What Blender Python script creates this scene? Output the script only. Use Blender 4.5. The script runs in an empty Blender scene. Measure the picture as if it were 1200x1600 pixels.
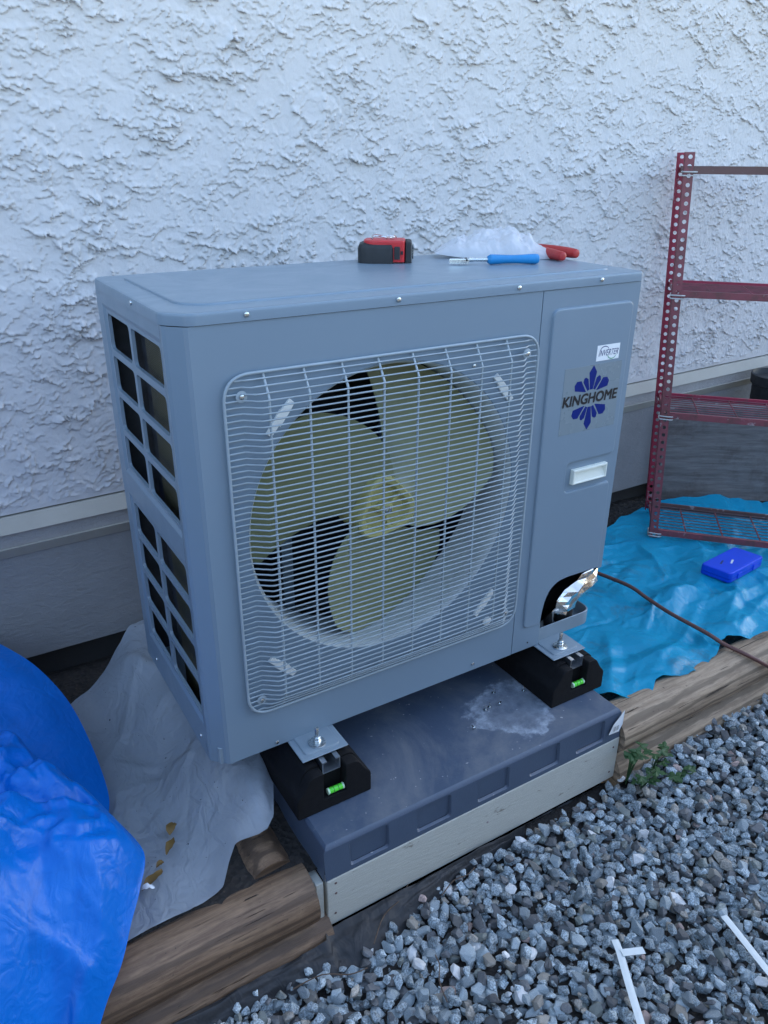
import bpy, bmesh, math, random
import numpy as np
from mathutils import Vector, Matrix, Euler
R = math.radians
rnd = random.Random(7)
sc = bpy.context.scene
COL = sc.collection

# ------------------------------------------------------------------ camera
# metres; x along the house wall, y towards the wall, z up; z = 0 is the underside of the heat pump cabinet
cam_d = bpy.data.cameras.new('camera'); cam = bpy.data.objects.new('camera', cam_d); COL.objects.link(cam)
fw = Vector((0.476328, 0.773411, -0.418266)); rt = Vector((0.852980, -0.521905, 0.006338)); up = Vector((0.213393, 0.359792, 0.908302))
cam.matrix_world = Matrix(((rt.x, up.x, -fw.x, -0.317617), (rt.y, up.y, -fw.y, -1.111803), (rt.z, up.z, -fw.z, 1.047033), (0, 0, 0, 1)))
cam_d.sensor_fit = 'VERTICAL'; cam_d.sensor_height = 24.0; cam_d.lens = 1207.3 / 1600 * 24.0
cam_d.clip_start = 0.02; cam_d.clip_end = 500
sc.camera = cam

# ------------------------------------------------------------------ light: open shade, the sun stands behind the house
SUN_EL, SUN_AZ = R(38), R(72)
w = bpy.data.worlds.new('World'); sc.world = w; w.use_nodes = True
wn = w.node_tree; wn.nodes.clear()
wo = wn.nodes.new('ShaderNodeOutputWorld'); wb = wn.nodes.new('ShaderNodeBackground'); ws = wn.nodes.new('ShaderNodeTexSky')
ws.sky_type = 'NISHITA'; ws.sun_disc = False; ws.sun_elevation = SUN_EL; ws.sun_rotation = SUN_AZ
ws.air_density = 1.0; ws.dust_density = 0.9; ws.ozone_density = 0.0
wb.inputs['Strength'].default_value = 0.12
wn.links.new(ws.outputs[0], wb.inputs[0]); wn.links.new(wb.outputs[0], wo.inputs[0])
sd = bpy.data.lights.new('sun', 'SUN'); so = bpy.data.objects.new('sun', sd); COL.objects.link(so)
sd.energy = 3.0; sd.angle = R(0.5); sd.color = (1, .95, .88)
S = Vector((math.sin(SUN_AZ) * math.cos(SUN_EL), math.cos(SUN_AZ) * math.cos(SUN_EL), math.sin(SUN_EL)))
so.rotation_euler = S.to_track_quat('Z', 'Y').to_euler(); so.location = (0, 20, 20)
sc.view_settings.view_transform = 'Standard'; sc.view_settings.look = 'None'
sc.view_settings.exposure = 2.45; sc.view_settings.gamma = 1.0; sc.view_settings.use_curve_mapping = False

# ------------------------------------------------------------------ helpers
ORG = {}
def tag(o, label=None, cat=None, group=None, kind=None):
    if label: o['label'] = label
    if cat: o['category'] = cat
    if group: o['group'] = group
    if kind: o['kind'] = kind
    return o
def thing(name, loc, label=None, cat=None, group=None, kind=None):
    o = bpy.data.objects.new(name, None); COL.objects.link(o); o.location = loc; o.empty_display_size = .05
    ORG[o] = Vector(loc); return tag(o, label, cat, group, kind)
def mobj(name, verts, faces, mat, parent=None, smooth=False, origin=None):
    """one mesh object; vertices in world coordinates"""
    org = ORG[parent] if parent else Vector(origin or (0, 0, 0))
    me = bpy.data.meshes.new(name)
    me.from_pydata([(v[0] - org[0], v[1] - org[1], v[2] - org[2]) for v in verts], [], [tuple(f) for f in faces])
    me.update()
    if smooth: me.polygons.foreach_set('use_smooth', [True] * len(me.polygons))
    if mat: me.materials.append(mat)
    o = bpy.data.objects.new(name, me); COL.objects.link(o); ORG[o] = org
    if parent: o.parent = parent
    else: o.location = org
    return o
def sharp(o, ang=35):
    try: o.data.set_sharp_from_angle(angle=R(ang))
    except Exception: pass
    return o
def from_bm(name, bm, mat, parent=None, smooth=False, origin=None, ang=35):
    bmesh.ops.recalc_face_normals(bm, faces=bm.faces)
    bm.verts.index_update()
    vs = [v.co[:] for v in bm.verts]; fs = [[v.index for v in f.verts] for f in bm.faces]
    bm.free()
    o = mobj(name, vs, fs, mat, parent, smooth, origin)
    if smooth:
        sharp(o, ang); md = o.modifiers.new('weighted_normals', 'WEIGHTED_NORMAL'); md.keep_sharp = True; md.weight = 90
    return o
def bm_box(x0, x1, y0, y1, z0, z1, bev=0, seg=2):
    bm = bmesh.new(); bmesh.ops.create_cube(bm, size=1)
    for v in bm.verts: v.co = Vector(((x0 + x1) / 2 + v.co.x * (x1 - x0), (y0 + y1) / 2 + v.co.y * (y1 - y0), (z0 + z1) / 2 + v.co.z * (z1 - z0)))
    if bev: bmesh.ops.bevel(bm, geom=list(bm.edges), offset=bev, segments=seg, profile=.5, affect='EDGES')
    return bm
def box(name, x0, x1, y0, y1, z0, z1, mat, parent=None, bev=0, seg=2, origin=None):
    return from_bm(name, bm_box(x0, x1, y0, y1, z0, z1, bev, seg), mat, parent, bool(bev), origin, 50)
def frame_of(t):
    t = t.normalized(); a = Vector((0, 0, 1)) if abs(t.z) < .9 else Vector((1, 0, 0))
    u = t.cross(a).normalized(); return u, u.cross(t).normalized()
def tube_geo(pts, rad, seg=8, closed=False, cap=True):
    pts = [Vector(p) for p in pts]; n = len(pts); vs, fs = [], []
    u, v = frame_of(pts[1] - pts[0])
    for i, p in enumerate(pts):
        if closed: t = pts[(i + 1) % n] - pts[i - 1]
        else: t = pts[min(i + 1, n - 1)] - pts[max(i - 1, 0)]
        t.normalize(); u = (u - t * u.dot(t)).normalized(); v = t.cross(u)
        r = rad[i] if hasattr(rad, '__len__') else rad
        for k in range(seg):
            a = 2 * math.pi * k / seg; vs.append(p + u * math.cos(a) * r + v * math.sin(a) * r)
    m = n if closed else n - 1
    for i in range(m):
        j = (i + 1) % n
        for k in range(seg):
            l = (k + 1) % seg; fs.append((i * seg + k, i * seg + l, j * seg + l, j * seg + k))
    if not closed and cap: fs += [tuple(range(seg))[::-1], tuple((n - 1) * seg + k for k in range(seg))]
    return vs, fs
def tube(name, pts, rad, mat, parent=None, seg=8, closed=False, origin=None):
    vs, fs = tube_geo(pts, rad, seg, closed); return sharp(mobj(name, vs, fs, mat, parent, True, origin), 60)
def smooth_path(pts, n=8):
    pts = [Vector(p) for p in pts]; P = [pts[0]] + pts + [pts[-1]]; out = []
    for i in range(1, len(P) - 2):
        a, b, c, d = P[i - 1:i + 3]
        for k in range(n):
            t = k / n; out.append(.5 * ((2 * b) + (c - a) * t + (2 * a - 5 * b + 4 * c - d) * t * t + (3 * b - a - 3 * c + d) * t ** 3))
    return out + [pts[-1]]
def lathe(name, prof, center, axis, mat, parent=None, seg=24, origin=None, ang=35):
    """prof: (radius, height along axis)"""
    c = Vector(center); ax = Vector(axis).normalized(); u, v = frame_of(ax); vs, fs = [], []
    for r, h in prof:
        for k in range(seg):
            a = 2 * math.pi * k / seg; vs.append(c + ax * h + (u * math.cos(a) + v * math.sin(a)) * r)
    for i in range(len(prof) - 1):
        for k in range(seg):
            l = (k + 1) % seg; fs.append((i * seg + k, i * seg + l, (i + 1) * seg + l, (i + 1) * seg + k))
    fs += [tuple(range(seg))[::-1], tuple((len(prof) - 1) * seg + k for k in range(seg))]
    return sharp(mobj(name, vs, fs, mat, parent, True, origin), ang)
def rounded(poly, rad, n=5):
    """round the corners of a 2-d polygon"""
    out = []; m = len(poly)
    for i, p in enumerate(poly):
        r = rad[i] if hasattr(rad, '__len__') else rad
        p = Vector(p); a = (Vector(poly[i - 1]) - p); b = (Vector(poly[(i + 1) % m]) - p)
        r_ = min(r, a.length * .45, b.length * .45); a.normalize(); b.normalize()
        if r_ < 1e-5: out.append(p); continue
        s, e = p + a * r_, p + b * r_
        for k in range(n + 1):
            t = k / n; out.append((1 - t) ** 2 * s + 2 * t * (1 - t) * p + t * t * e)
    return out
def plate(name, poly, y0, y1, mat, parent=None, bev=0, origin=None, smooth=True):
    """2-d (x,z) polygon standing in a plane of constant y, from y0 (back) to y1 (front, smaller y); bevelled front rim"""
    n = len(poly); vs = [(p[0], y0, p[1]) for p in poly]
    fs = []
    cx = [Vector(p) for p in poly]
    area = sum(cx[i].x * cx[(i + 1) % n].y - cx[(i + 1) % n].x * cx[i].y for i in range(n))
    sgn = 1 if area > 0 else -1
    def inset(d):
        o = []
        for i in range(n):
            a = (cx[i] - cx[i - 1]).normalized(); b = (cx[(i + 1) % n] - cx[i]).normalized()
            t = (a + b).normalized(); nn = Vector((-t.y, t.x)) * sgn
            k = max(.35, math.sqrt(max(0, (1 + a.dot(b)) / 2)))
            o.append(cx[i] + nn * d / k)
        return o
    rings = [(0, y0)]
    if bev: rings += [(0, y1 + bev), (bev * .3, y1 + bev * .3), (bev, y1)]
    else: rings += [(0, y1)]
    vs = []
    for d, y in rings:
        for p in (inset(d) if d else cx): vs.append((p.x, y, p.y))
    for i in range(len(rings) - 1):
        for k in range(n):
            l = (k + 1) % n; fs.append((i * n + k, i * n + l, (i + 1) * n + l, (i + 1) * n + k))
    fs += [tuple(range(n))[::-1], tuple((len(rings) - 1) * n + k for k in range(n))]
    bm = bmesh.new(); bv = [bm.verts.new(v) for v in vs]
    for f in fs: bm.faces.new([bv[i] for i in f])
    return from_bm(name, bm, mat, parent, smooth, origin, 40)
def copy_tree(o, parent=None):
    c = o.copy(); COL.objects.link(c); c.parent = parent; ORG[c] = ORG[o]
    for ch in o.children: copy_tree(ch, c)
    return c

# numpy gradient noise
_pr = np.random.RandomState(11); _perm = _pr.permutation(512); _g = _pr.rand(512) * 2 * np.pi
def pn(x, y, seed=0):
    x = np.asarray(x, float) + seed * 17.37; y = np.asarray(y, float) + seed * 9.71
    xi = np.floor(x).astype(int); yi = np.floor(y).astype(int); fx = x - xi; fy = y - yi
    def gr(a, b, dx, dy):
        h = _g[(_perm[(a & 255)] + b * 7 + _perm[(b & 255)]) & 511]; return np.cos(h) * dx + np.sin(h) * dy
    u = fx ** 3 * (fx * (fx * 6 - 15) + 10); v = fy ** 3 * (fy * (fy * 6 - 15) + 10)
    a = gr(xi, yi, fx, fy); b = gr(xi + 1, yi, fx - 1, fy); c = gr(xi, yi + 1, fx, fy - 1); d = gr(xi + 1, yi + 1, fx - 1, fy - 1)
    return (a + (b - a) * u) * (1 - v) + (c + (d - c) * u) * v
def fbm(x, y, o=4, seed=0, gain=.5):
    s = 0; a = 1.
    for i in range(o): s = s + a * pn(x, y, seed + i); x = x * 2.03; y = y * 2.03; a *= gain
    return s
def sstep(a, b, x): t = np.clip((x - a) / (b - a), 0, 1); return t * t * (3 - 2 * t)
def grid_obj(name, X, Y, Z, mat, parent=None, origin=None, keep=None):
    """grid of points given as three 2-d arrays"""
    ny, nx = X.shape
    vs = np.stack([X, Y, Z], -1).reshape(-1, 3); org = np.array(ORG[parent] if parent else (origin or (0, 0, 0)))
    vs = vs - org
    i = np.arange(ny - 1)[:, None] * nx + np.arange(nx - 1)[None]
    q = np.stack([i, i + 1, i + nx + 1, i + nx], -1)
    if keep is not None: q = q[keep[:-1, :-1] & keep[1:, :-1] & keep[:-1, 1:] & keep[1:, 1:]]
    q = q.reshape(-1, 4)
    me = bpy.data.meshes.new(name)
    me.vertices.add(len(vs)); me.vertices.foreach_set('co', vs.ravel().astype(np.float32))
    me.loops.add(q.size); me.loops.foreach_set('vertex_index', q.ravel().astype(np.int32))
    me.polygons.add(len(q)); me.polygons.foreach_set('loop_start', np.arange(0, q.size, 4, dtype=np.int32))
    me.polygons.foreach_set('loop_total', np.full(len(q), 4, np.int32))
    me.polygons.foreach_set('use_smooth', np.ones(len(q), bool))
    me.update(calc_edges=True); me.validate()
    me.materials.append(mat)
    o = bpy.data.objects.new(name, me); COL.objects.link(o); ORG[o] = Vector(org)
    if parent: o.parent = parent
    else: o.location = org
    return o
def lerp_curve(pts, t):
    """piecewise linear/smoothed 3-d curve sampled at t in 0..1 (array)"""
    p = np.array([list(q) for q in smooth_path(pts, 10)]); d = np.r_[0, np.cumsum(np.linalg.norm(np.diff(p, axis=0), axis=1))]; d /= d[-1]
    return np.stack([np.interp(t, d, p[:, i]) for i in range(p.shape[1])], -1)

# ------------------------------------------------------------------ materials
class NT:
    def __init__(s, name):
        s.m = bpy.data.materials.new(name); s.m.use_nodes = True; s.t = s.m.node_tree; s.b = s.t.nodes['Principled BSDF']; s.out = s.t.nodes['Material Output']
        s.co = s.t.nodes.new('ShaderNodeTexCoord')
    def n(s, k, **kw):
        x = s.t.nodes.new('ShaderNode' + k)
        for a, v in kw.items():
            if a in x.inputs.keys(): s.set(x.inputs[a], v)
            else: setattr(x, a, v)
        return x
    def set(s, i, v):
        if hasattr(v, 'is_linked') or hasattr(v, 'links'): s.t.links.new(v, i)
        else: i.default_value = v
    def L(s, a, b): s.t.links.new(a, b)
    def map(s, scale=(1, 1, 1), rot=(0, 0, 0), coord='Object'):
        x = s.n('Mapping'); s.L(s.co.outputs[coord], x.inputs[0]); x.inputs['Scale'].default_value = scale; x.inputs['Rotation'].default_value = rot; return x.outputs[0]
    def noise(s, scale=10, detail=4, rough=.5, vec=None, dist=0):
        x = s.n('TexNoise'); x.inputs['Scale'].default_value = scale; x.inputs['Detail'].default_value = detail; x.inputs['Roughness'].default_value = rough; x.inputs['Distortion'].default_value = dist
        s.L(vec or s.co.outputs['Object'], x.inputs['Vector']); return x.outputs['Fac']
    def vor(s, scale=10, vec=None, feat='F1'):
        x = s.n('TexVoronoi', feature=feat); x.inputs['Scale'].default_value = scale; s.L(vec or s.co.outputs['Object'], x.inputs['Vector']); return x
    def ramp(s, fac, stops):
        x = s.n('ValToRGB'); s.L(fac, x.inputs[0]); e = x.color_ramp.elements
        while len(e) < len(stops): e.new(.5)
        for i, (p, c) in enumerate(stops):
            e[i].position = p; e[i].color = (c, c, c, 1) if not hasattr(c, '__len__') else (*c[:3], 1)
        return x.outputs[0]
    def mix(s, fac, a, b, mode='MIX'):
        x = s.n('Mix', data_type='RGBA', blend_type=mode)
        for i, v in ((0, fac), (6, a), (7, b)):
            if hasattr(v, 'links'): s.L(v, x.inputs[i])
            elif i == 0: x.inputs[0].default_value = v
            else: x.inputs[i].default_value = (*v[:3], 1)
        return x.outputs[2]
    def math(s, op, a, b=None):
        x = s.n('Math', operation=op)
        for i, v in ((0, a), (1, b)):
            if v is None: continue
            if hasattr(v, 'links'): s.L(v, x.inputs[i])
            else: x.inputs[i].default_value = v
        return x.outputs[0]
    def bump(s, h, strength=.3, dist=.002, prev=None):
        x = s.n('Bump'); x.inputs['Strength'].default_value = strength; x.inputs['Distance'].default_value = dist; s.L(h, x.inputs['Height'])
        if prev: s.L(prev, x.inputs['Normal'])
        return x.outputs[0]
    def fin(s, col=None, rough=None, metal=None, nrm=None, **kw):
        def put(k, v):
            i = s.b.inputs[k]
            if hasattr(v, 'links'): s.L(v, i)
            elif hasattr(v, '__len__'): i.default_value = (*v[:3], 1)
            else: i.default_value = v
        if col is not None: put('Base Color', col)
        if rough is not None: put('Roughness', rough)
        if metal is not None: put('Metallic', metal)
        if nrm is not None: s.L(nrm, s.b.inputs['Normal'])
        for k, v in kw.items(): put(k, v)
        return s.m
def c2(a, f): return tuple(x * f for x in a)
def simple(name, col, rough=.5, metal=0, var=.12, scale=30, bump=.0, bscale=200, **kw):
    t = NT(name); n = t.noise(scale, 5, .6)
    c = t.mix(t.ramp(n, [(.3, 0), (.7, 1)]), c2(col, 1 - var), c2(col, 1 + var))
    nr = t.bump(t.noise(bscale, 3, .6), bump, .001) if bump else None
    r = t.math('ADD', t.math('MULTIPLY', t.noise(scale * 1.7, 4), .16), rough - .08)
    return t.fin(c, r, metal, nr, **kw)
M = {}
def m_cab(name, col):
    t = NT(name); n = t.noise(3, 5, .6); sm = t.noise(7, 6, .7, None, .8); d = t.noise(150, 3, .6)
    c = t.mix(n, c2(col, .96), c2(col, 1.05)); c = t.mix(t.ramp(sm, [(.58, 0), (.78, .12)]), c, c2(col, 1.25)); c = t.mix(t.ramp(d, [(.74, 0), (.77, .5)]), c, (.30, .30, .29))
    r = t.math('ADD', t.math('MULTIPLY', t.ramp(sm, [(.4, 0), (.75, 1)]), .16), .28)
    return t.fin(c, r, 0, t.bump(t.noise(700, 2, .5), .08, .0006, t.bump(t.noise(3.5, 2, .4), .12, .006)))
M['paint'] = simple('cabinet_paint_plain', (.195, .25, .295), .36, 0, .03, 5, .12, 900)
M['lid'] = simple('lid_paint', (.195, .25, .295), .33, 0, .03, 4, .10, 900)
M['paint'] = m_cab('cabinet_paint', (.19, .255, .31)); M['lid'] = m_cab('lid_paint', (.19, .255, .31))
M['wire'] = simple('wire_coating', (.31, .37, .40), .4, 0, .06, 40)
M['gap'] = simple('dark_gap', (.02, .022, .025), .8)
M['blade'] = simple('fan_plastic', (.225, .245, .125), .38, 0, .06, 8, .05, 400, **{'Subsurface Weight': 0})
M['hub'] = simple('hub_plastic', (.42, .40, .15), .35, 0, .08, 12)
M['ring'] = simple('ring_paint', (.50, .55, .55), .35, 0, .04, 8)
M['inner'] = simple('inner_metal', (.06, .065, .07), .6, .2, .3, 20)
M['zinc'] = simple('zinc_steel', (.62, .66, .66), .26, 1, .1, 120)
M['white_plastic'] = simple('white_plastic', (.78, .79, .74), .35, 0, .04, 30)
M['handle_plastic'] = simple('handle_plastic', (.74, .76, .66), .3, 0, .03, 30)
M['sticker'] = simple('sticker_white', (.82, .84, .84), .35, 0, .02, 20)
M['label_grey'] = simple('label_film', (.20, .25, .275), .28, 0, .03, 10)
M['logo_blue'] = simple('logo_blue', (.002, .016, .16), .45, 0, .05, 30, **{'Specular IOR Level': .2})
M['ink'] = simple('black_ink', (.012, .013, .016), .4, 0, .1, 40)
M['ink_blue'] = simple('navy_ink', (.01, .03, .14), .4)
M['ink_green'] = simple('green_ink', (.03, .30, .12), .4)
M['rubber'] = simple('block_rubber', (.0055, .0055, .006), .75, 0, .3, 60, .4, 350, **{'Specular IOR Level': .25})
M['vial'] = simple('level_liquid', (.12, .75, .05), .15, 0, .1, 60)
M['vial_end'] = simple('vial_cap', (.55, .75, .5), .3)
M['alu'] = simple('rail_aluminium', (.60, .63, .66), .36, 1, .08, 60, .1, 300)
M['galv'] = simple('bracket_paint', (.24, .30, .34), .36, .1, .06, 30)
M['redplastic'] = simple('red_plastic', (.55, .02, .025), .38, 0, .1, 40)
M['redgrip'] = simple('red_grip', (.42, .025, .025), .5, 0, .1, 40)
M['blackplastic'] = simple('black_plastic', (.016, .018, .02), .55, 0, .2, 60, .2, 500)
M['bluegrip'] = simple('blue_grip', (.01, .22, .50), .42, 0, .08, 40)
M['casebox'] = simple('blue_case', (.004, .06, .62), .34, 0, .08, 20, .05, 300)
M['hose'] = simple('hose_rubber', (.12, .05, .04), .5, 0, .15, 60)
M['strip'] = simple('pale_strip', (.66, .70, .68), .4, 0, .05, 30)
M['foam'] = simple('pipe_foam', (.01, .01, .011), .85, 0, .2, 90, .3, 400)

def m_coil():
    t = NT('coil_fins'); v = t.n('TexWave', wave_type='BANDS', bands_direction='Z'); v.inputs['Scale'].default_value = 90; v.inputs['Distortion'].default_value = .4
    t.L(t.co.outputs['Object'], v.inputs['Vector'])
    n = t.noise(9, 4, .6, t.map((1, 1, .35)))
    c = t.mix(n, (.05, .05, .025), (.16, .14, .07)); c = t.mix(t.math('MULTIPLY', v.outputs['Fac'], .5), c, (.02, .02, .012))
    return t.fin(c, .5, .5, t.bump(v.outputs['Fac'], .5, .002))
M['coil'] = m_coil()

def m_stucco():
    t = NT('stucco'); n = t.noise(2.2, 5, .6); g = t.noise(14, 5, .65)
    c = t.mix(n, (.545, .54, .535), (.635, .63, .625)); c = t.mix(t.ramp(g, [(.60, 0), (.78, .30)]), c, (.52, .50, .48))
    c = t.mix(t.ramp(t.noise(1.1, 6, .7), [(.55, 0), (.8, .25)]), c, (.48, .46, .43))
    b = t.bump(t.noise(210, 4, .75), .55, .0014); b = t.bump(t.noise(60, 4, .7), .30, .003, b)
    return t.fin(c, .88, 0, b)
M['stucco'] = m_stucco()
def m_trim(name, c0, c1, bs, dist, scale):
    t = NT(name); n = t.noise(5, 5, .65); f = t.noise(scale, 5, .7, t.map((.45, 1, 1)), .6); g = t.noise(420, 3, .6)
    c = t.mix(n, c0, c1); c = t.mix(t.ramp(t.noise(2.0, 6, .7), [(.5, 0), (.75, .45)]), c, c2(c0, .72))
    b = t.bump(f, bs, dist); b = t.bump(g, .25, .001, b)
    return t.fin(c, .9, 0, b)
M['trim'] = m_trim('trim_smooth', (.34, .325, .28), (.43, .41, .355), .15, .002, 120)
M['trim_rough'] = m_trim('trim_rough', (.29, .285, .28), (.38, .37, .355), .8, .005, 75)
M['base'] = m_trim('base_stucco', (.23, .232, .235), (.30, .30, .295), .8, .004, 70)
M['concrete'] = m_trim('foundation', (.025, .025, .025), (.05, .048, .045), .4, .003, 60)

def m_pad():
    t = NT('pad_plastic'); n = t.noise(260, 3, .6); big = t.noise(7, 6, .7); dust = t.noise(3.2, 7, .75, None, .6)
    geo = t.n('NewGeometry'); sp = t.n('SeparateXYZ'); t.L(geo.outputs['Normal'], sp.inputs[0])
    upf = t.ramp(sp.outputs['Z'], [(.6, 0), (.95, 1)])
    c = t.mix(big, (.050, .072, .110), (.080, .108, .155))
    d = t.math('MULTIPLY', t.ramp(dust, [(.45, .0), (.68, .65)]), upf)
    c = t.mix(d, c, (.20, .21, .215))
    sp2 = t.noise(120, 2, .5, None); c = t.mix(t.math('MULTIPLY', t.ramp(sp2, [(.72, 0), (.76, .8)]), upf), c, (.42, .42, .42))
    # dried cement smear on the top near the right block: ring outline
    po = t.n('SeparateXYZ'); t.L(t.co.outputs['Object'], po.inputs[0])
    dx = t.math('SUBTRACT', po.outputs['X'], .165); dy = t.math('MULTIPLY', t.math('ADD', po.outputs['Y'], .235), 1.25)
    rr = t.math('SQRT', t.math('ADD', t.math('MULTIPLY', dx, dx), t.math('MULTIPLY', dy, dy)))
    rr = t.math('ADD', rr, t.math('MULTIPLY', t.math('SUBTRACT', t.noise(9, 5, .7), .5), .22))
    ring = t.ramp(rr, [(.07, .30), (.100, .95), (.118, 0)]); ring = t.math('MULTIPLY', t.math('MULTIPLY', ring, upf), t.ramp(t.noise(30, 5, .7), [(.35, .05), (.65, 1)]))
    c = t.mix(ring, c, (.40, .45, .50))
    r = t.math('ADD', t.math('MULTIPLY', d, .3), .42)
    return t.fin(c, r, 0, t.bump(n, .3, .0012))
M['pad'] = m_pad()

def m_paintwood():
    t = NT('painted_board'); g = t.noise(20, 6, .65, t.map((1.2, 14, 14))); d = t.noise(26, 5, .7, t.map((.6, 1, 1.6)))
    c = t.mix(g, (.44, .44, .38), (.56, .56, .49)); c = t.mix(t.ramp(d, [(.64, 0), (.70, .85)]), c, (.20, .17, .13))
    c = t.mix(t.ramp(t.noise(3, 4), [(.5, 0), (.8, .4)]), c, (.36, .37, .34))
    return t.fin(c, .55, 0, t.bump(g, .6, .003))
M['paintwood'] = m_paintwood()
def m_wood(name, c0, c1, dark, wet=.6):
    t = NT(name); g = t.noise(6, 7, .72, t.map((1.3, 16, 16)), .35); fine = t.noise(10, 5, .75, t.map((2.4, 45, 45)))
    wv = t.n('TexWave', wave_type='BANDS', bands_direction='Z'); wv.inputs['Scale'].default_value = 11; wv.inputs['Distortion'].default_value = 5.5; wv.inputs['Detail'].default_value = 4; wv.inputs['Detail Scale'].default_value = 1.1; wv.inputs['Detail Roughness'].default_value = .65
    t.L(t.map((.16, 1, 1)), wv.inputs['Vector'])
    c = t.mix(t.ramp(g, [(.40, 0), (.60, 1)]), c0, c1)
    c = t.mix(t.math('MULTIPLY', t.ramp(wv.outputs['Fac'], [(.62, 0), (.90, 1)]), .75), c, c2(c0, .5))
    c = t.mix(t.ramp(fine, [(.52, 0), (.72, .6)]), c, c2(c0, .45))
    kn = t.vor(3.0, t.map((1.0, 2.0, 2.0))); k = t.ramp(kn.outputs['Distance'], [(.04, 1), (.06, .5), (.08, .9), (.12, .15), (.16, 0)]); c = t.mix(t.math('MULTIPLY', k, .85), c, dark)
    cr = t.noise(8, 6, .7, t.map((.55, 20, 20))); c = t.mix(t.ramp(cr, [(.62, 0), (.64, .95)]), c, dark)
    st = t.noise(5, 6, .7); c = t.mix(t.ramp(st, [(.50, 0), (.72, .5)]), c, c2(c0, .5))
    sp_ = t.noise(90, 3, .6); c = t.mix(t.ramp(sp_, [(.68, 0), (.72, .7)]), c, dark)
    b = t.bump(g, .5, .003); b = t.bump(fine, .5, .0015, b); b = t.bump(t.ramp(cr, [(.62, 1), (.67, 0)]), .9, .005, b)
    return t.fin(c, wet, 0, b)
M['log_brown'] = m_wood('timber_brown', (.135, .080, .046), (.25, .158, .092), (.025, .016, .010), .55)
M['log_grey'] = m_wood('timber_grey', (.25, .178, .115), (.41, .305, .205), (.05, .032, .02), .7)
def m_plank():
    t = NT('weathered_plank'); v = t.map((1, 1, 1), (0, 0, R(33))); mp = t.n('Mapping'); t.L(v, mp.inputs[0]); mp.inputs['Scale'].default_value = (1.2, 14, 14)
    g = t.noise(5, 7, .7, mp.outputs[0], .3); st = t.noise(5, 5, .7)
    c = t.mix(t.ramp(g, [(.3, 0), (.7, 1)]), (.11, .105, .10), (.25, .245, .235)); c = t.mix(t.ramp(st, [(.48, 0), (.66, .7)]), c, (.075, .052, .042))
    return t.fin(c, .85, 0, t.bump(g, .6, .003))
M['plank'] = m_plank()
M['endgrain'] = simple('timber_end', (.20, .14, .09), .8, 0, .3, 40, .4, 120)

def m_soil():
    t = NT('soil'); v = t.vor(70); n = t.noise(25, 6, .75)
    c = t.mix(n, (.008, .007, .006), (.05, .042, .035)); c = t.mix(t.ramp(t.noise(60, 4, .7), [(.62, 0), (.7, .8)]), c, (.10, .075, .05))
    return t.fin(c, .95, 0, t.bump(t.math('ADD', n, v.outputs['Distance']), 1, .012))
M['soil'] = m_soil()
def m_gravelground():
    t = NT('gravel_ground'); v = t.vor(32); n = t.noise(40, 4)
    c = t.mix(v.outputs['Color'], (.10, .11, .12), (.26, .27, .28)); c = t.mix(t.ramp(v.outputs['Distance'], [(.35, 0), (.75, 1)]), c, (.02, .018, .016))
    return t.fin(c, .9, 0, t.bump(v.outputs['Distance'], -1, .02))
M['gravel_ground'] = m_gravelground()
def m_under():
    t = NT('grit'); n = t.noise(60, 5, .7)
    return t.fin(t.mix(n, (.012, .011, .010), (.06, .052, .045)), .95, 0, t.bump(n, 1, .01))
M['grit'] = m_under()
def m_stone():
    t = NT('granite'); a = t.n('Attribute', attribute_name='tint'); sp = t.noise(330, 2, .6); s2 = t.noise(700, 2, .5); big = t.noise(45, 4, .6)
    spk = t.ramp(sp, [(.38, .30), (.50, 1.0), (.60, 1.7)]); spk = t.mix(.4, spk, t.ramp(s2, [(.38, .45), (.6, 1.5)]))
    k = t.n('SeparateColor'); t.L(a.outputs['Color'], k.inputs[0])
    c = t.mix(1, a.outputs['Color'], spk, 'MULTIPLY'); c = t.mix(a.outputs['Alpha'], a.outputs['Color'], c)
    c = t.mix(t.ramp(big, [(.55, 0), (.75, .35)]), c, (.09, .085, .075))
    return t.fin(c, .72, 0, t.bump(t.noise(160, 4, .7), .5, .0018))
M['stone'] = m_stone()

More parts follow.
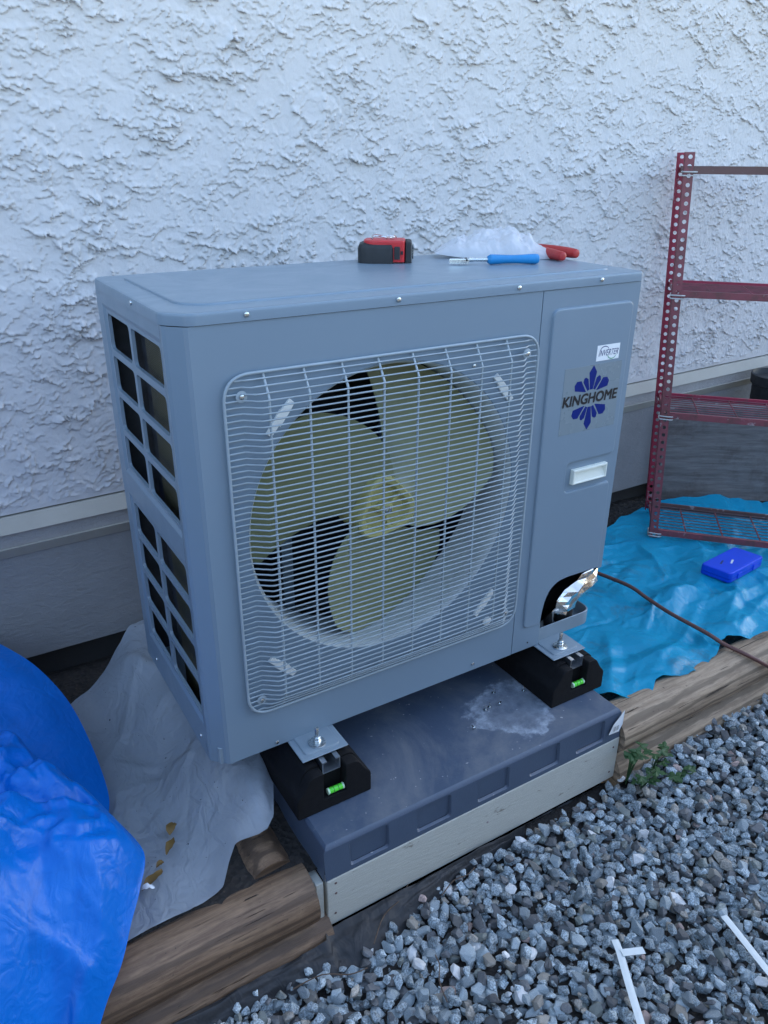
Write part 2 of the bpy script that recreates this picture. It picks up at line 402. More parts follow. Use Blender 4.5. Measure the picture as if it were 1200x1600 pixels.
def m_sheet(name, c0, c1, rough=.35, alpha=1.0, trans=.25, dirt=(.10, .09, .08), dirtamt=.5, weave=0, spec=None, crs=.25, specks=False):
    """thin plastic film: glossy coat over a diffuse sheet that lets some light through"""
    t = NT(name); n = t.noise(5, 5, .6); d = t.noise(6, 7, .75, None, .8)
    c = t.mix(n, c0, c1); c = t.mix(t.ramp(d, [(.56, 0), (.74, dirtamt)]), c, dirt)
    b = t.bump(t.noise(30, 3, .5, None, 1.6), .30, .004)
    vd = t.n('TexVoronoi', feature='DISTANCE_TO_EDGE'); vd.inputs['Scale'].default_value = 9; nz = t.n('TexNoise'); nz.inputs['Scale'].default_value = 7; nz.inputs['Detail'].default_value = 3; t.L(t.co.outputs['Object'], nz.inputs['Vector'])
    wv = t.n('Vector' + 'Math', operation='MULTIPLY_ADD'); t.L(nz.outputs['Color'], wv.inputs[0]); wv.inputs[1].default_value = (.18, .18, .18); t.L(t.map((1.5, .7, 1)), wv.inputs[2]); t.L(wv.outputs[0], vd.inputs['Vector'])
    b = t.bump(t.noise(16, 2, .4, wv.outputs[0], 2.5), crs, .010, b)
    if specks: c = t.mix(t.ramp(t.noise(120, 3, .6), [(.70, 0), (.73, .85)]), c, (.03, .025, .02))
    if weave:
        ck = t.n('TexChecker'); ck.inputs['Scale'].default_value = weave; t.L(t.co.outputs['Object'], ck.inputs[0]); b = t.bump(ck.outputs['Fac'], .08, .0006, b)
    m = t.fin(c, rough, 0, b, **{'Specular IOR Level': .5 if spec is None else spec})
    tr = t.n('BsdfTranslucent'); t.L(c, tr.inputs['Color']); t.L(b, tr.inputs['Normal'])
    mx = t.n('MixShader'); mx.inputs[0].default_value = trans; t.L(t.b.outputs[0], mx.inputs[1]); t.L(tr.outputs[0], mx.inputs[2])
    o = mx.outputs[0]
    if alpha < 1:
        tp = t.n('BsdfTransparent'); m2 = t.n('MixShader'); m2.inputs[0].default_value = 1 - alpha; t.L(o, m2.inputs[1]); t.L(tp.outputs[0], m2.inputs[2]); o = m2.outputs[0]
    t.L(o, t.out.inputs['Surface']); return m
M['tarp'] = m_sheet('blue_tarp', (.0, .125, .52), (.001, .19, .70), .34, 1, .2, (.0, .07, .32), .5, 420, .35)
M['bluesheet'] = m_sheet('light_blue_film', (.003, .31, .52), (.02, .44, .66), .28, 1, .25, (.09, .16, .20), .85, 0, .35)
M['clear'] = m_sheet('clear_film', (.47, .53, .59), (.62, .69, .75), .13, .78, .4, (.30, .28, .25), .35, 0, .7, .5, True)
M['bag'] = m_sheet('bag_film', (.74, .75, .77), (.84, .85, .87), .12, .85, .35, (.5, .5, .5), .2)
M['fabric'] = m_sheet('black_fabric', (.010, .011, .012), (.022, .023, .025), .6, 1, .0, (.05, .045, .04), .5)
def m_foil():
    t = NT('foil'); n = t.noise(34, 3, .5, None, 1.5)
    b = t.bump(n, .35, .004)
    return t.fin((.82, .77, .70), .17, 1, b)
M['foil'] = m_foil()
def m_rust(name, c0, amt):
    t = NT(name); n = t.noise(22, 7, .75); d = t.noise(9, 6, .7)
    c = t.mix(t.noise(6, 4), c0, c2(c0, 1.35)); c = t.mix(t.ramp(n, [(.58 - amt * .2, 0), (.66, .8)]), c, (.10, .055, .045))
    c = t.mix(t.ramp(d, [(.60, 0), (.64, .75)]), c, (.36, .30, .30))
    return t.fin(c, .55, .0, t.bump(n, .5, .001))
M['rack_red'] = m_rust('rack_red_paint', (.26, .020, .045), .1)
M['rack_worn'] = m_rust('rack_worn_paint', (.20, .05, .06), .55)
M['rack_rust'] = m_rust('rack_rust', (.11, .055, .05), .7)
M['tie'] = simple('wire_tie', (.55, .53, .50), .5, .3, .2, 40)
def m_leaf(name, a, b):
    t = NT(name); n = t.noise(30, 4, .6); c = t.mix(n, a, b); m = t.fin(c, .5, 0, None)
    tr = t.n('BsdfTranslucent'); t.L(c, tr.inputs['Color']); mx = t.n('MixShader'); mx.inputs[0].default_value = .3
    t.L(t.b.outputs[0], mx.inputs[1]); t.L(tr.outputs[0], mx.inputs[2]); t.L(mx.outputs[0], t.out.inputs['Surface']); return m
M['leaf'] = m_leaf('weed_leaf', (.025, .075, .025), (.06, .14, .045))
M['deadleaf'] = m_leaf('dead_leaf', (.16, .09, .025), (.30, .19, .06))
M['twig'] = simple('twig', (.09, .06, .04), .85, 0, .3, 50)

# ================================================================== SETTING
# ---- ground
def ground():
    X, Y = np.meshgrid(np.r_[-60, -20, -6, np.linspace(-2, 5, 60), 12, 60.], np.r_[-120, -40, -12, -5, np.linspace(-2.2, -.16, 24)])
    Z = -.355 + .006 * fbm(X * 3, Y * 3, 3)
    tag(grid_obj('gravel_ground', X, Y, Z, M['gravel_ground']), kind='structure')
    X, Y = np.meshgrid(np.linspace(-1.4, 4, 270), np.linspace(-.155, .9, 66))
    Z = -.185 + .012 * fbm(X * 9, Y * 9, 4) + .006 * np.abs(fbm(X * 40, Y * 40, 3, 5)) - .02 * sstep(.45, .75, Y) * sstep(.4, -.1, X)
    tag(grid_obj('soil_bed', X, Y, Z, M['soil'], keep=~((X > .17) & (X < .86) & (Y < .5))), kind='structure')
ground()

# ---- house wall
WY = .75
def trim_z(x): return .272 + .0150 * (x + .25)
house = thing('house_wall', (1.0, WY, -.11), 'white rough stucco house wall with grey trim band and plain base', 'wall')
def stucco():
    x = np.arange(-.45, 2.88, .0028); z = np.arange(.0, 1.0001, 1 / 715.)
    X, T = np.meshgrid(x, z); z0 = trim_z(X) + .004; Z = z0 + T * (2.32 - z0)
    wx = X + .022 * fbm(X * 14, Z * 14, 4, 3, .6); wz = Z + .022 * fbm(X * 14, Z * 14, 4, 7, .6)
    H = np.zeros_like(X)
    for k, (sx, sz, amp, off, rot) in enumerate(((.20, .085, 4.2, .06, .40), (.13, .075, 3.6, .05, .25), (.085, .06, 3.0, .08, .55), (.055, .042, 2.4, .10, .1), (.035, .028, 1.8, .14, -.2), (.06, .11, 2.4, .14, .2), (.024, .020, 1.3, .16, 0))):
        a = wx * math.cos(rot) - wz * math.sin(rot); b = wx * math.sin(rot) + wz * math.cos(rot)
        n = fbm(a / sx, b / sz, 4, 20 + 9 * k, .52) - off
        gz, gx = np.gradient(n); g = np.hypot(gx, gz) + 1e-9
        face = (-gx * .45 + gz * .9) / g       # cliffs mostly face down and to the right
        am = sstep(-.15, .65, face) * sstep(-.28, .12, fbm(X * 6, Z * 6, 3, 60 + k)) + .06
        H += amp * (.10 * sstep(0, .12, n) + 1.0 * sstep(0, .014, n) * np.exp(-np.clip(n, 0, 9) / .060) * am)
    patch = sstep(-.1, .3, fbm(X * 4.5, Z * 4.5, 3, 90))
    H *= (1.7 + 1.2 * patch)
    H += .45 * fbm(X * 70, Z * 70, 3, 77)
    H *= sstep(0, .012, T) * .9 + .1
    Hs = np.clip(H, 0, 12) * .001 * sstep(0, .03, T)
    grid_obj('stucco_finish', X + .35 * Hs, WY - H * .001, Z - .85 * Hs, M['stucco'], house)
stucco()
# plain continuation of the wall beyond the frame, and the house behind it
box('upper_wall', -8, 16, WY + .003, WY + .2, 2.31, 7.5, M['stucco'], house)
box('side_wall_panel', -8, -.445, WY + .003, WY + .2, .25, 2.31, M['stucco'], house)
box('side_wall_panel', 2.875, 16, WY + .003, WY + .2, .25, 2.31, M['stucco'], house)
box('house_body', -8, 16, WY + .2, WY + 9, -.4, 7.5, M['stucco'], house)
def trim_strip(name, off_t, off_b, y_t, y_b, mat, nx=60, jitter=0):
    xs = np.linspace(-8, 12, 2 * nx)
    vs, fs = [], []
    for i, x in enumerate(xs):
        zt, zb = trim_z(x) + off_t, (trim_z(x) + off_b) if off_b is not None else -.112
        vs += [(x, WY + .05, zt), (x, y_t, zt), (x, y_b, zb), (x, WY + .05, zb)]
    for i in range(len(xs) - 1):
        for k in range(4):
            l = (k + 1) % 4; fs.append((i * 4 + k, (i + 1) * 4 + k, (i + 1) * 4 + l, i * 4 + l))
    return mobj(name, vs, fs, mat, house)
trim_strip('trim_moulding', 0, -.033, WY - .006, WY - .030, M['trim'])
trim_strip('rough_band', -.0332, -.070, WY - .022, WY - .022, M['trim_rough'])
trim_strip('trim_moulding', -.0702, -.098, WY - .030, WY - .016, M['trim'])
trim_strip('base_wall', -.0982, None, WY - .012, WY - .012, M['base'])
box('foundation', -8, 12, WY + .03, WY + .1, -.4, -.1121, M['concrete'], house)

# ---- added, unseen fences behind the camera and left, to block low sky light
M['fence'] = simple('shade_fence_wood', (.13, .10, .075), .8, 0, .25, 12, .4, 60)
def fence(x0, y0, x1, y1, label):
    a, b = Vector((x0, y0, 0)), Vector((x1, y1, 0)); d = (b - a).normalized(); nn = Vector((-d.y, d.x, 0)); L = (b - a).length
    t = thing('shade_fence', ((x0 + x1) / 2, (y0 + y1) / 2, -.36), label, 'fence', 'added fences that block low sky light')
    vs, fs = [], []
    def slab(s0, s1, n0, n1, z0, z1):
        k = len(vs)
        for z in (z0, z1):
            for s_, n_ in ((s0, n0), (s1, n0), (s1, n1), (s0, n1)): vs.append(a + d * s_ + nn * n_ + Vector((0, 0, z)))
        fs.extend([(k, k + 3, k + 2, k + 1), (k + 4, k + 5, k + 6, k + 7)] + [(k + i, k + (i + 1) % 4, k + 4 + (i + 1) % 4, k + 4 + i) for i in range(4)])
    n = int(L / .15)
    for i in range(n): slab(i * .15 + .003, i * .15 + .147, .0, .018, -.36, 1.42 + .004 * (i % 3))
    mobj('shade_fence_boards', vs, fs, M['fence'], t)
    vs, fs = [], []
    for z in (-.1, .55, 1.2): slab(0, L, .0185, .05, z, z + .09)
    mobj('shade_fence_rails', vs, fs, M['fence'], t)
fence(-4.2, -3.7, 9, -3.7, 'added brown board fence opposite the house wall, unseen, blocks low sky light')
fence(-3.4, .7, -3.4, -3.6, 'added brown board fence to the left, unseen, blocks low sky light')
# ---- gravel
def hull_mesh(seed, name):
    r = random.Random(seed); bm = bmesh.new(); sx, sy, sz = 1, r.uniform(.6, .95), r.uniform(.42, .75)
    for i in range(r.randint(13, 20)):
        v = Vector((r.gauss(0, 1), r.gauss(0, 1), r.gauss(0, 1))).normalized() * r.uniform(.82, 1.06)
        bm.verts.new((v.x * sx, v.y * sy, v.z * sz))
    res = bmesh.ops.convex_hull(bm, input=list(bm.verts))
    junk = {g for g in res['geom_interior'] if isinstance(g, bmesh.types.BMVert)}
    for v in [v for v in bm.verts if not v.link_faces or v in junk]: bm.verts.remove(v)
    if seed >= 108: bmesh.ops.bevel(bm, geom=[e for e in bm.edges if len(e.link_faces) == 2 and e.calc_face_angle() > .35], offset=.022, segments=1, affect='EDGES')
    bmesh.ops.triangulate(bm, faces=list(bm.faces))
    bmesh.ops.recalc_face_normals(bm, faces=bm.faces)
    bm.verts.index_update()
    vs = np.array([v.co[:] for v in bm.verts]); fs = np.array([[v.index for v in f.verts] for f in bm.faces]); bm.free()
    vs *= .5
    return vs, fs
def stone_tint(r):
    q = r.random()
    if q < .70: v = r.uniform(.20, .42); return (v * .85, v * 1.0, v * 1.06, 1)
    if q < .86: v = r.uniform(.07, .15); return (v, v * 1.03, v * 1.05, .35)
    if q < .93: v = r.uniform(.22, .36); return (v, v * .93, v * .80, .6)
    if q < .97: v = r.uniform(.18, .26); return (v * .95, v * 1.04, v * .95, .5)
    if q < .985: v = r.uniform(.3, .4); return (v * 1.1, v * .82, v * .72, .5)
    v = r.uniform(.55, .7); return (v, v, v * .97, .15)
def gravel_front(x):
    return np.interp(x, [-3, -.2, .08, .13, .30, .40, .92, 1.1, 1.6, 4], [-.195, -.198, -.230, -.258, -.222, -.196, -.192, -.175, -.185, -.19])
def gravel():
    r = random.Random(5)
    bed = thing('gravel_bed', (.6, -.6, -.34), kind='structure')
    shapes = [hull_mesh(100 + i, 's') for i in range(30)]
    camv = Vector((-.3176, -1.1118, 1.047))
    st = []
    def scatter(pitch, zlo, zhi, slo, shi, layer):
        ny = int(1.35 / pitch); nx = int(2.7 / pitch)
        for j in range(ny):
            for i in range(nx):
                x = -.55 + (i + r.uniform(-.1, .9) + .5 * (j % 2)) * pitch; y = -1.35 + (j + r.uniform(-.1, .9)) * pitch * .95
                if y > gravel_front(x) - .006: continue
                s = r.triangular(slo, shi, slo + (shi - slo) * .35)
                rise = .030 * sstep(.8, 1.15, x) * sstep(-.42, -.2, y)
                z = r.uniform(zlo, zhi) + float(rise)
                rot = Euler((r.gauss(0, .45), r.gauss(0, .45), r.uniform(0, 6.28)))
                st.append((x, y, z, s, rot, r.randrange(30), stone_tint(r), layer))
    scatter(.030, -.353, -.344, .030, .046, 0)
    scatter(.0225, -.341, -.328, .022, .043, 1)
    scatter(.029, -.329, -.317, .016, .042, 2)
    for k in range(7000):      # fines between the stones
        x, y = r.uniform(-.45, 2.0), r.uniform(-1.2, -.16)
        if y > gravel_front(x) - .004: continue
        st.append((x, y, r.uniform(-.342, -.330), r.uniform(.008, .019), Euler((r.uniform(0, 6), r.uniform(0, 6), r.uniform(0, 6))), r.randrange(8), stone_tint(r), 0))
    # project to find which show largest: the 300 nearest in frame, upper layers, become single stones
    def vis(s):
        d = Vector(s[:3]) - camv; z = d.dot(fw); px = 600 + 1207.3 * d.dot(rt) / z; py = 800 - 1207.3 * d.dot(up) / z
        return (0 < px < 1200 and 0 < py < 1600), s[3] / z
    sc_ = []
    for k, s in enumerate(st):
        v, big = vis(s)
        if v and s[7] >= 1: sc_.append((-big, k))
    sc_.sort(); top = {k for _, k in sc_[:300]}
    # rest: one joined mesh
    V, F, T = [], [], []; n0 = 0
    for k, (x, y, z, s, rot, sh, ti, ly) in enumerate(st):
        if k in top: continue
        vs, fs = shapes[sh]; m = np.array(rot.to_matrix())
        V.append((vs * s) @ m.T + np.array((x, y, z)) - np.array(bed.location)); F.append(fs + n0); n0 += len(vs); T.append(np.tile(np.array(ti), (len(vs), 1)))
    V = np.concatenate(V); F = np.concatenate(F); T = np.concatenate(T)
    me = bpy.data.meshes.new('gravel_stones'); me.from_pydata(V.tolist(), [], F.tolist()); me.update()
    at = me.attributes.new('tint', 'FLOAT_COLOR', 'POINT'); at.data.foreach_set('color', T.ravel())
    me.materials.append(M['stone']); o = bpy.data.objects.new('gravel_stones', me); COL.objects.link(o); o.parent = bed; o['kind'] = 'stuff'
    # singles share mesh data per shape and tint class
    pool = {}
    for k in sorted(top):
        x, y, z, s, rot, sh, ti, ly = st[k]
        key = (sh, k % 4)
        if key not in pool:
            vs, fs = shapes[sh]; me = bpy.data.meshes.new('stone'); me.from_pydata(vs.tolist(), [], fs.tolist()); me.update()
            at = me.attributes.new('tint', 'FLOAT_COLOR', 'POINT'); at.data.foreach_set('color', np.tile(np.array(ti), (len(vs), 1)).ravel())
            me.materials.append(M['stone']); pool[key] = me
        o = bpy.data.objects.new('stone', pool[key]); COL.objects.link(o); o.parent = bed
        o.location = Vector((x, y, z)) - bed.location; o.rotation_euler = rot; o.scale = (s, s, s)
    # grit below the stones
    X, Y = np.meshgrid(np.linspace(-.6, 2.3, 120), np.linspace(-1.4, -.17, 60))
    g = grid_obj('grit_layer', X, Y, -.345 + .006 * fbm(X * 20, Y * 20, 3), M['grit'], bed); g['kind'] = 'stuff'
gravel()

# ---- timbers
def timber(name, x0, x1, yc, zc, r, mat, label, seed, axis='x', flat=.0):
    n, seg = max(8, int(abs(x1 - x0) / .02)), 40
    A, T = np.meshgrid(np.linspace(0, 2 * np.pi, seg, endpoint=False), np.linspace(x0, x1, n))
    P_ = np.cos(A)
    rr = r * (1 + .03 * pn(T * 3, np.cos(A) * 1.2 + seed, seed) + .025 * pn(T * 1.3 + 5, np.sin(A) * 1.5, seed + 2) + .012 * pn(T * 14, P_ * 1.5, seed + 3))
    P, Q = np.cos(A), np.sin(A)
    if flat: Q = np.clip(Q, -flat, flat)
    U = rr * P; Wd = rr * Q
    if axis == 'x': X, Y, Z = T, yc + U, zc + Wd
    else: X, Y, Z = yc + U, T, zc + Wd
    vs = np.stack([X, Y, Z], -1).reshape(-1, 3).tolist(); fs = []
    for i in range(n - 1):
        for k in range(seg):
            l = (k + 1) % seg; fs.append((i * seg + k, i * seg + l, (i + 1) * seg + l, (i + 1) * seg + k))
    fs += [tuple(range(seg))[::-1], tuple((n - 1) * seg + k for k in range(seg))]
    org = ((x0 + x1) / 2, yc, zc) if axis == 'x' else (yc, (x0 + x1) / 2, zc)
    bm = bmesh.new(); bv = [bm.verts.new(v) for v in vs]
    for f in fs: bm.faces.new([bv[i] for i in f])
    o = from_bm(name, bm, mat, None, True, org, 45)
    return tag(o, label, 'timber', 'round landscape timbers')
timber('landscape_timber', -1.3, .108, -.150, -.233, .057, M['log_brown'], 'brown round timber, upper of the pair left of the cream board', 3)
timber('landscape_timber', -1.3, .135, -.162, -.333, .052, M['log_brown'], 'brown round timber, lower of the pair left of the cream board', 9)
timber('landscape_timber', .915, 3.2, -.140, -.205, .058, M['log_grey'], 'pale weathered timber, upper of the pair under the cable', 15)
timber("landscape_timber", .912, 3.2, -.150, -.308, .054, M['log_grey'], 'pale weathered timber, lower of the pair behind the weeds', 22)
timber('landscape_timber', -.115, .30, .055, -.215, .050, M['log_brown'], 'short brown cross timber emerging beside the pad under the clear film', 31, 'y')

# ================================================================== HEAT PUMP
def gplate(name, poly, d0, d1, mp, mat, parent=None, bev=0, origin=None, smooth=True):
    """extruded 2-d polygon between depths d0 and d1 (d1 is the show face, rim bevelled there); mp maps (a, b, d) to x, y, z"""
    cx = [Vector(p) for p in poly]; n = len(cx)
    area = sum(cx[i].x * cx[(i + 1) % n].y - cx[(i + 1) % n].x * cx[i].y for i in range(n)); sgn = 1 if area > 0 else -1
    sg = 1 if d0 > d1 else -1
    def inset(d):
        o = []
        for i in range(n):
            a = (cx[i] - cx[i - 1]).normalized(); b = (cx[(i + 1) % n] - cx[i]).normalized(); t = (a + b)
            t = t.normalized() if t.length > 1e-6 else a
            o.append(cx[i] + Vector((-t.y, t.x)) * sgn * d / max(.4, math.sqrt(max(0, (1 + a.dot(b)) / 2))))
        return o
    rings = [(0, d0)] + ([(0, d1 + sg * bev), (bev * .3, d1 + sg * bev * .3), (bev, d1)] if bev else [(0, d1)])
    bm = bmesh.new(); bv = []
    for d, y in rings: bv.append([bm.verts.new(mp(p.x, p.y, y)) for p in (inset(d) if d else cx)])
    for i in range(len(rings) - 1):
        for k in range(n):
            l = (k + 1) % n; bm.faces.new((bv[i][k], bv[i][l], bv[i + 1][l], bv[i + 1][k]))
    bm.faces.new(bv[0][::-1]); bm.faces.new(bv[-1])
    return from_bm(name, bm, mat, parent, smooth, origin, 40)
FRONT = lambda a, b, d: (a, d, b)
TOP = lambda a, b, d: (a, b, d)
W_, D_, H_, CH = .98, .441, .841, .030
hp = thing('heat_pump', (.49, .22, 0), 'grey metal heat pump unit with wire fan guard standing on black blocks', 'heat pump')
FC = (.386, .440); FR = .288
def ring_cells(cells, mp, mat, name, parent, extra=None):
    """cells: (outer rect a0,a1,b0,b1, hole polygon [(a,b)], lip depths) -> one panel with holes; the hole rim turns inwards"""
    bm = bmesh.new()
    for (a0, a1, b0, b1), hole, lips, corners in cells:
        ca, cb = sum(p[0] for p in hole) / len(hole), sum(p[1] for p in hole) / len(hole); out = []
        for i, p in enumerate(hole):
            if i in corners: out.append(corners[i]); continue
            if len(hole) == 20:
                c_, k_ = divmod(i, 5); side = (c_ + (1 if k_ > 2 else 0)) % 4   # 0 left, 1 bottom, 2 right, 3 top
                out.append(((a0, p[1]), (p[0], b0), (a1, p[1]), (p[0], b1))[side]); continue
            da, db = p[0] - ca, p[1] - cb
            ks = []
            if da > 1e-9: ks.append((a1 - ca) / da)
            if da < -1e-9: ks.append((a0 - ca) / da)
            if db > 1e-9: ks.append((b1 - cb) / db)
            if db < -1e-9: ks.append((b0 - cb) / db)
            k = min(ks); out.append((ca + da * k, cb + db * k))
        loops = [[bm.verts.new(mp(*p, 0)) for p in out], [bm.verts.new(mp(*p, 0)) for p in hole]]
        for grow, dep in lips:
            loops.append([bm.verts.new(mp(ca + (p[0] - ca) * (1 - grow / max(1e-6, math.hypot(p[0] - ca, p[1] - cb))), cb + (p[1] - cb) * (1 - grow / max(1e-6, math.hypot(p[0] - ca, p[1] - cb))), dep)) for p in hole])
        n = len(hole)
        for q in range(len(loops) - 1):
            for k in range(n):
                l = (k + 1) % n; bm.faces.new((loops[q][k], loops[q][l], loops[q + 1][l], loops[q + 1][k]))
    for quad in (extra or []): bm.faces.new([bm.verts.new(v) for v in quad])
    bmesh.ops.remove_doubles(bm, verts=bm.verts, dist=.00005)
    return from_bm(name, bm, mat, parent, False)
# front panel with the round fan opening, chamfered corner and a short return on the left side
NS = 96
hole = [(FC[0] + FR * math.cos(2 * math.pi * k / NS), FC[1] + FR * math.sin(2 * math.pi * k / NS)) for k in range(NS)]
rect = (CH, .7145, .0, .8195); cor = {}
for pt in ((rect[1], rect[3]), (rect[0], rect[3]), (rect[0], rect[2]), (rect[1], rect[2])):
    a = math.atan2(pt[1] - FC[1], pt[0] - FC[0]) % (2 * math.pi); cor[round(a / (2 * math.pi) * NS) % NS] = pt
zt = .8195
ex = [[(CH, 0, 0), (CH, 0, zt), (CH - .006, .0035, zt), (CH - .006, .0035, 0)], [(CH - .006, .0035, 0), (CH - .006, .0035, zt), (.004, CH - .006, zt), (.004, CH - .006, 0)],
      [(.004, CH - .006, 0), (.004, CH - .006, zt), (0, CH, zt), (0, CH, 0)], [(0, CH, 0), (0, CH, zt), (0, .0405, zt), (0, .0405, 0)],
      [(CH, 0, 0), (.7145, 0, 0), (.7145, .012, 0), (CH, .012, 0)], [(.7145, 0, 0), (.7145, 0, zt), (.7145, .012, zt), (.7145, .012, 0)], [(0, .0405, 0), (0, .0405, zt), (.01, .0405, zt), (.01, .0405, 0)],
      [(CH, 0, 0), (CH, .012, 0), (.012, CH, 0), (0, CH, 0), (.004, CH - .006, 0), (CH - .006, .0035, 0)]]
ring_cells([(rect, hole, [(.002, .001)], cor)], FRONT, M['paint'], 'front_panel', hp, ex)
# bell mouth
prof = [(.2875, .0005), (.2845, .003), (.281, .009), (.2785, .018), (.277, .032), (.277, .115), (.2795, .115), (.2795, .034), (.2845, .012), (.2895, .0035), (.2885, .0008)]
def polar(name, prof, cen, mat, parent, seg=96, mod=None, closed=True, caps=False):
    vs, fs = [], []
    for r, y in prof:
        for k in range(seg):
            a = 2 * math.pi * k / seg; q = r * (mod(a) if mod else 1); vs.append((cen[0] + q * math.cos(a), y, cen[1] + q * math.sin(a)))
    m = len(prof)
    for i in range(m if closed else m - 1):
        j = (i + 1) % m
        for k in range(seg):
            l = (k + 1) % seg; fs.append((i * seg + k, i * seg + l, j * seg + l, j * seg + k))
    if caps: fs += [tuple(range(seg)), tuple((m - 1) * seg + k for k in range(seg))]
    bm = bmesh.new(); bv = [bm.verts.new(v) for v in vs]
    for f in fs: bm.faces.new([bv[i] for i in f])
    return from_bm(name, bm, mat, parent, True, None, 40)
polar('bell_mouth', prof, FC, M['ring'], hp)
# service panel at the right, its pressed field, cut-out at the lower right
cut = [(.7165, .0), (.798, .0), (.7985, .085), (.803, .118), (.814, .141), (.832, .155), (.86, .159), (.98, .1565), (.98, .8195), (.7165, .8195)]
sp = gplate('service_panel', rounded(cut, [0, .002, .01, .01, .01, .01, .01, .002, .002, 0], 3), .010, .0, FRONT, M['paint'], hp, .0012)
rz = [(.742, .061), (.7965, .061), (.7975, .088), (.804, .122), (.8155, .1445), (.834, .1575), (.861, .1615), (.9625, .1595), (.9625, .386), (.823, .386), (.823, .452), (.9625, .452), (.9625, .784), (.742, .784)]
gplate('pressed_field', rounded(rz, [.016, .003, .01, .01, .01, .01, .01, .003, .012, .012, .010, .014, .018, .018], 5), .0012, -.0058, FRONT, M['paint'], sp, .0056)
box('right_side_panel', .9785, .9805, .0105, .441, .157, .8195, M['paint'], hp)
box('rear_panel', .72, .9775, .437, .441, .0, .8195, M['paint'], hp)
# handle in the notch of the pressed field
hx0, hx1, hz0, hz1 = .840, .942, .4015, .4355
bm = bmesh.new()
def loop(x0, x1, z0, z1, y, ytop=None): return [bm.verts.new(v) for v in ((x0, y, z0), (x1, y, z0), (x1, ytop if ytop is not None else y, z1), (x0, ytop if ytop is not None else y, z1))]
L0 = loop(hx0, hx1, hz0, hz1, .0005); L1 = loop(hx0 + .0005, hx1 - .0005, hz0 + .0005, hz1 - .0005, -.009); L2 = loop(hx0 + .0015, hx1 - .0015, hz0 + .0015, hz1 - .0015, -.010)
L3 = loop(hx0 + .0045, hx1 - .0045, hz0 + .0035, hz1 - .0050, -.010); L4 = loop(hx0 + .0055, hx1 - .012, hz0 + .005, hz1 - .0055, -.0082, -.0008)
for A_, B_ in ((L0, L1), (L1, L2), (L2, L3), (L3, L4)):
    for k in range(4): bm.faces.new((A_[k], A_[(k + 1) % 4], B_[(k + 1) % 4], B_[k]))
bm.faces.new(L4)
from_bm('handle', bm, M['handle_plastic'], sp)
# top lid: skirt, rolled edge and pressed centre
lid = gplate('top_lid', rounded([(CH + .002, -.0025), (.9825, -.0025), (.9825, .4435), (-.0025, .4435), (-.0025, CH + .002)], [.012, .010, .012, .020, .012], 5), .8205, .8395, TOP, M['lid'], hp, .0055)
gplate('pressed_centre', rounded([(.072, .048), (.945, .048), (.945, .405), (.040, .405), (.040, .078)], [.02, .03, .03, .03, .02], 5), .8385, .8432, TOP, M['lid'], lid, .0036)
box('lid_seam', .045, .97, .012, .43, .81, .8207, M['gap'], hp)
# left side panel with its sixteen openings in two recessed groups
SIDE = lambda a, b, d: (d, a, b)
def side_panel():
    cells, extra = [], []
    y0, y1 = .0415, .441
    ga0, ga1 = .052, .392
    groups = ((.474, .789), (.082, .409))
    mar, dep = .009, .0035
    for (g0, g1) in groups:
        A0, A1, B0, B1 = ga0, ga1, g0, g1
        # sloping rim of the recess
        o = [(A0 - mar, B0 - mar), (A1 + mar, B0 - mar), (A1 + mar, B1 + mar), (A0 - mar, B1 + mar)]; i_ = [(A0, B0), (A1, B0), (A1, B1), (A0, B1)]
        for k in range(4):
            l = (k + 1) % 4; extra.append([(0, *o[k]), (0, *o[l]), (dep, *i_[l]), (dep, *i_[k])])
        ph = (g1 - g0) / 4; cols = ((.052, .235), (.235, .392))
        for r_ in range(4):
            for (c0, c1) in cols:
                b0, b1 = g0 + ph * r_, g0 + ph * (r_ + 1); gp = .0065
                h = rounded([(c0 + gp, b0 + gp), (c1 - gp, b0 + gp), (c1 - gp, b1 - gp), (c0 + gp, b1 - gp)], .011, 4)
                cor = {2: (c0, b0), 7: (c1, b0), 12: (c1, b1), 17: (c0, b1)}
                cells.append(((c0, c1, b0, b1), [tuple(p) for p in h], [(.0005, .002), (.0012, .006)], cor))
    zb = [0, groups[1][0] - mar, groups[1][1] + mar, groups[0][0] - mar, groups[0][1] + mar, .8195]
    def q(a0, a1, b0, b1): extra.append([(0, a0, b0), (0, a1, b0), (0, a1, b1), (0, a0, b1)])
    for a, b in ((0, 1), (2, 3), (4, 5)): q(y0, y1, zb[a], zb[b])
    for a, b in ((1, 2), (3, 4)): q(y0, ga0 - mar, zb[a], zb[b]); q(ga1 + mar, y1, zb[a], zb[b])
    extra.append([(0, y0, 0), (0, y1, 0), (.02, y1, 0), (.02, y0, 0)])
    return ring_cells(cells, lambda a, b, d: (d + dep, a, b), M['paint'], 'side_panel', hp, extra)
sidep = side_panel()
# coil: an L of dark fins behind the left openings and across the back
box('coil', .030, .048, .045, .245, .03, .80, M['coil'], hp)
box('coil', .062, .08, .262, .40, .03, .80, M['inner'], hp)
box('coil_end_plate', .034, .062, .2455, .2535, .03, .80, M['coil'], hp)
box('coil', .0805, .70, .402, .425, .03, .80, M['inner'], hp)
box('rear_panel', .006, .08, .4275, .4405, .0, .8195, M['inner'], hp)
box('partition', .700, .703, .02, .43, .02, .81, M['inner'], hp)
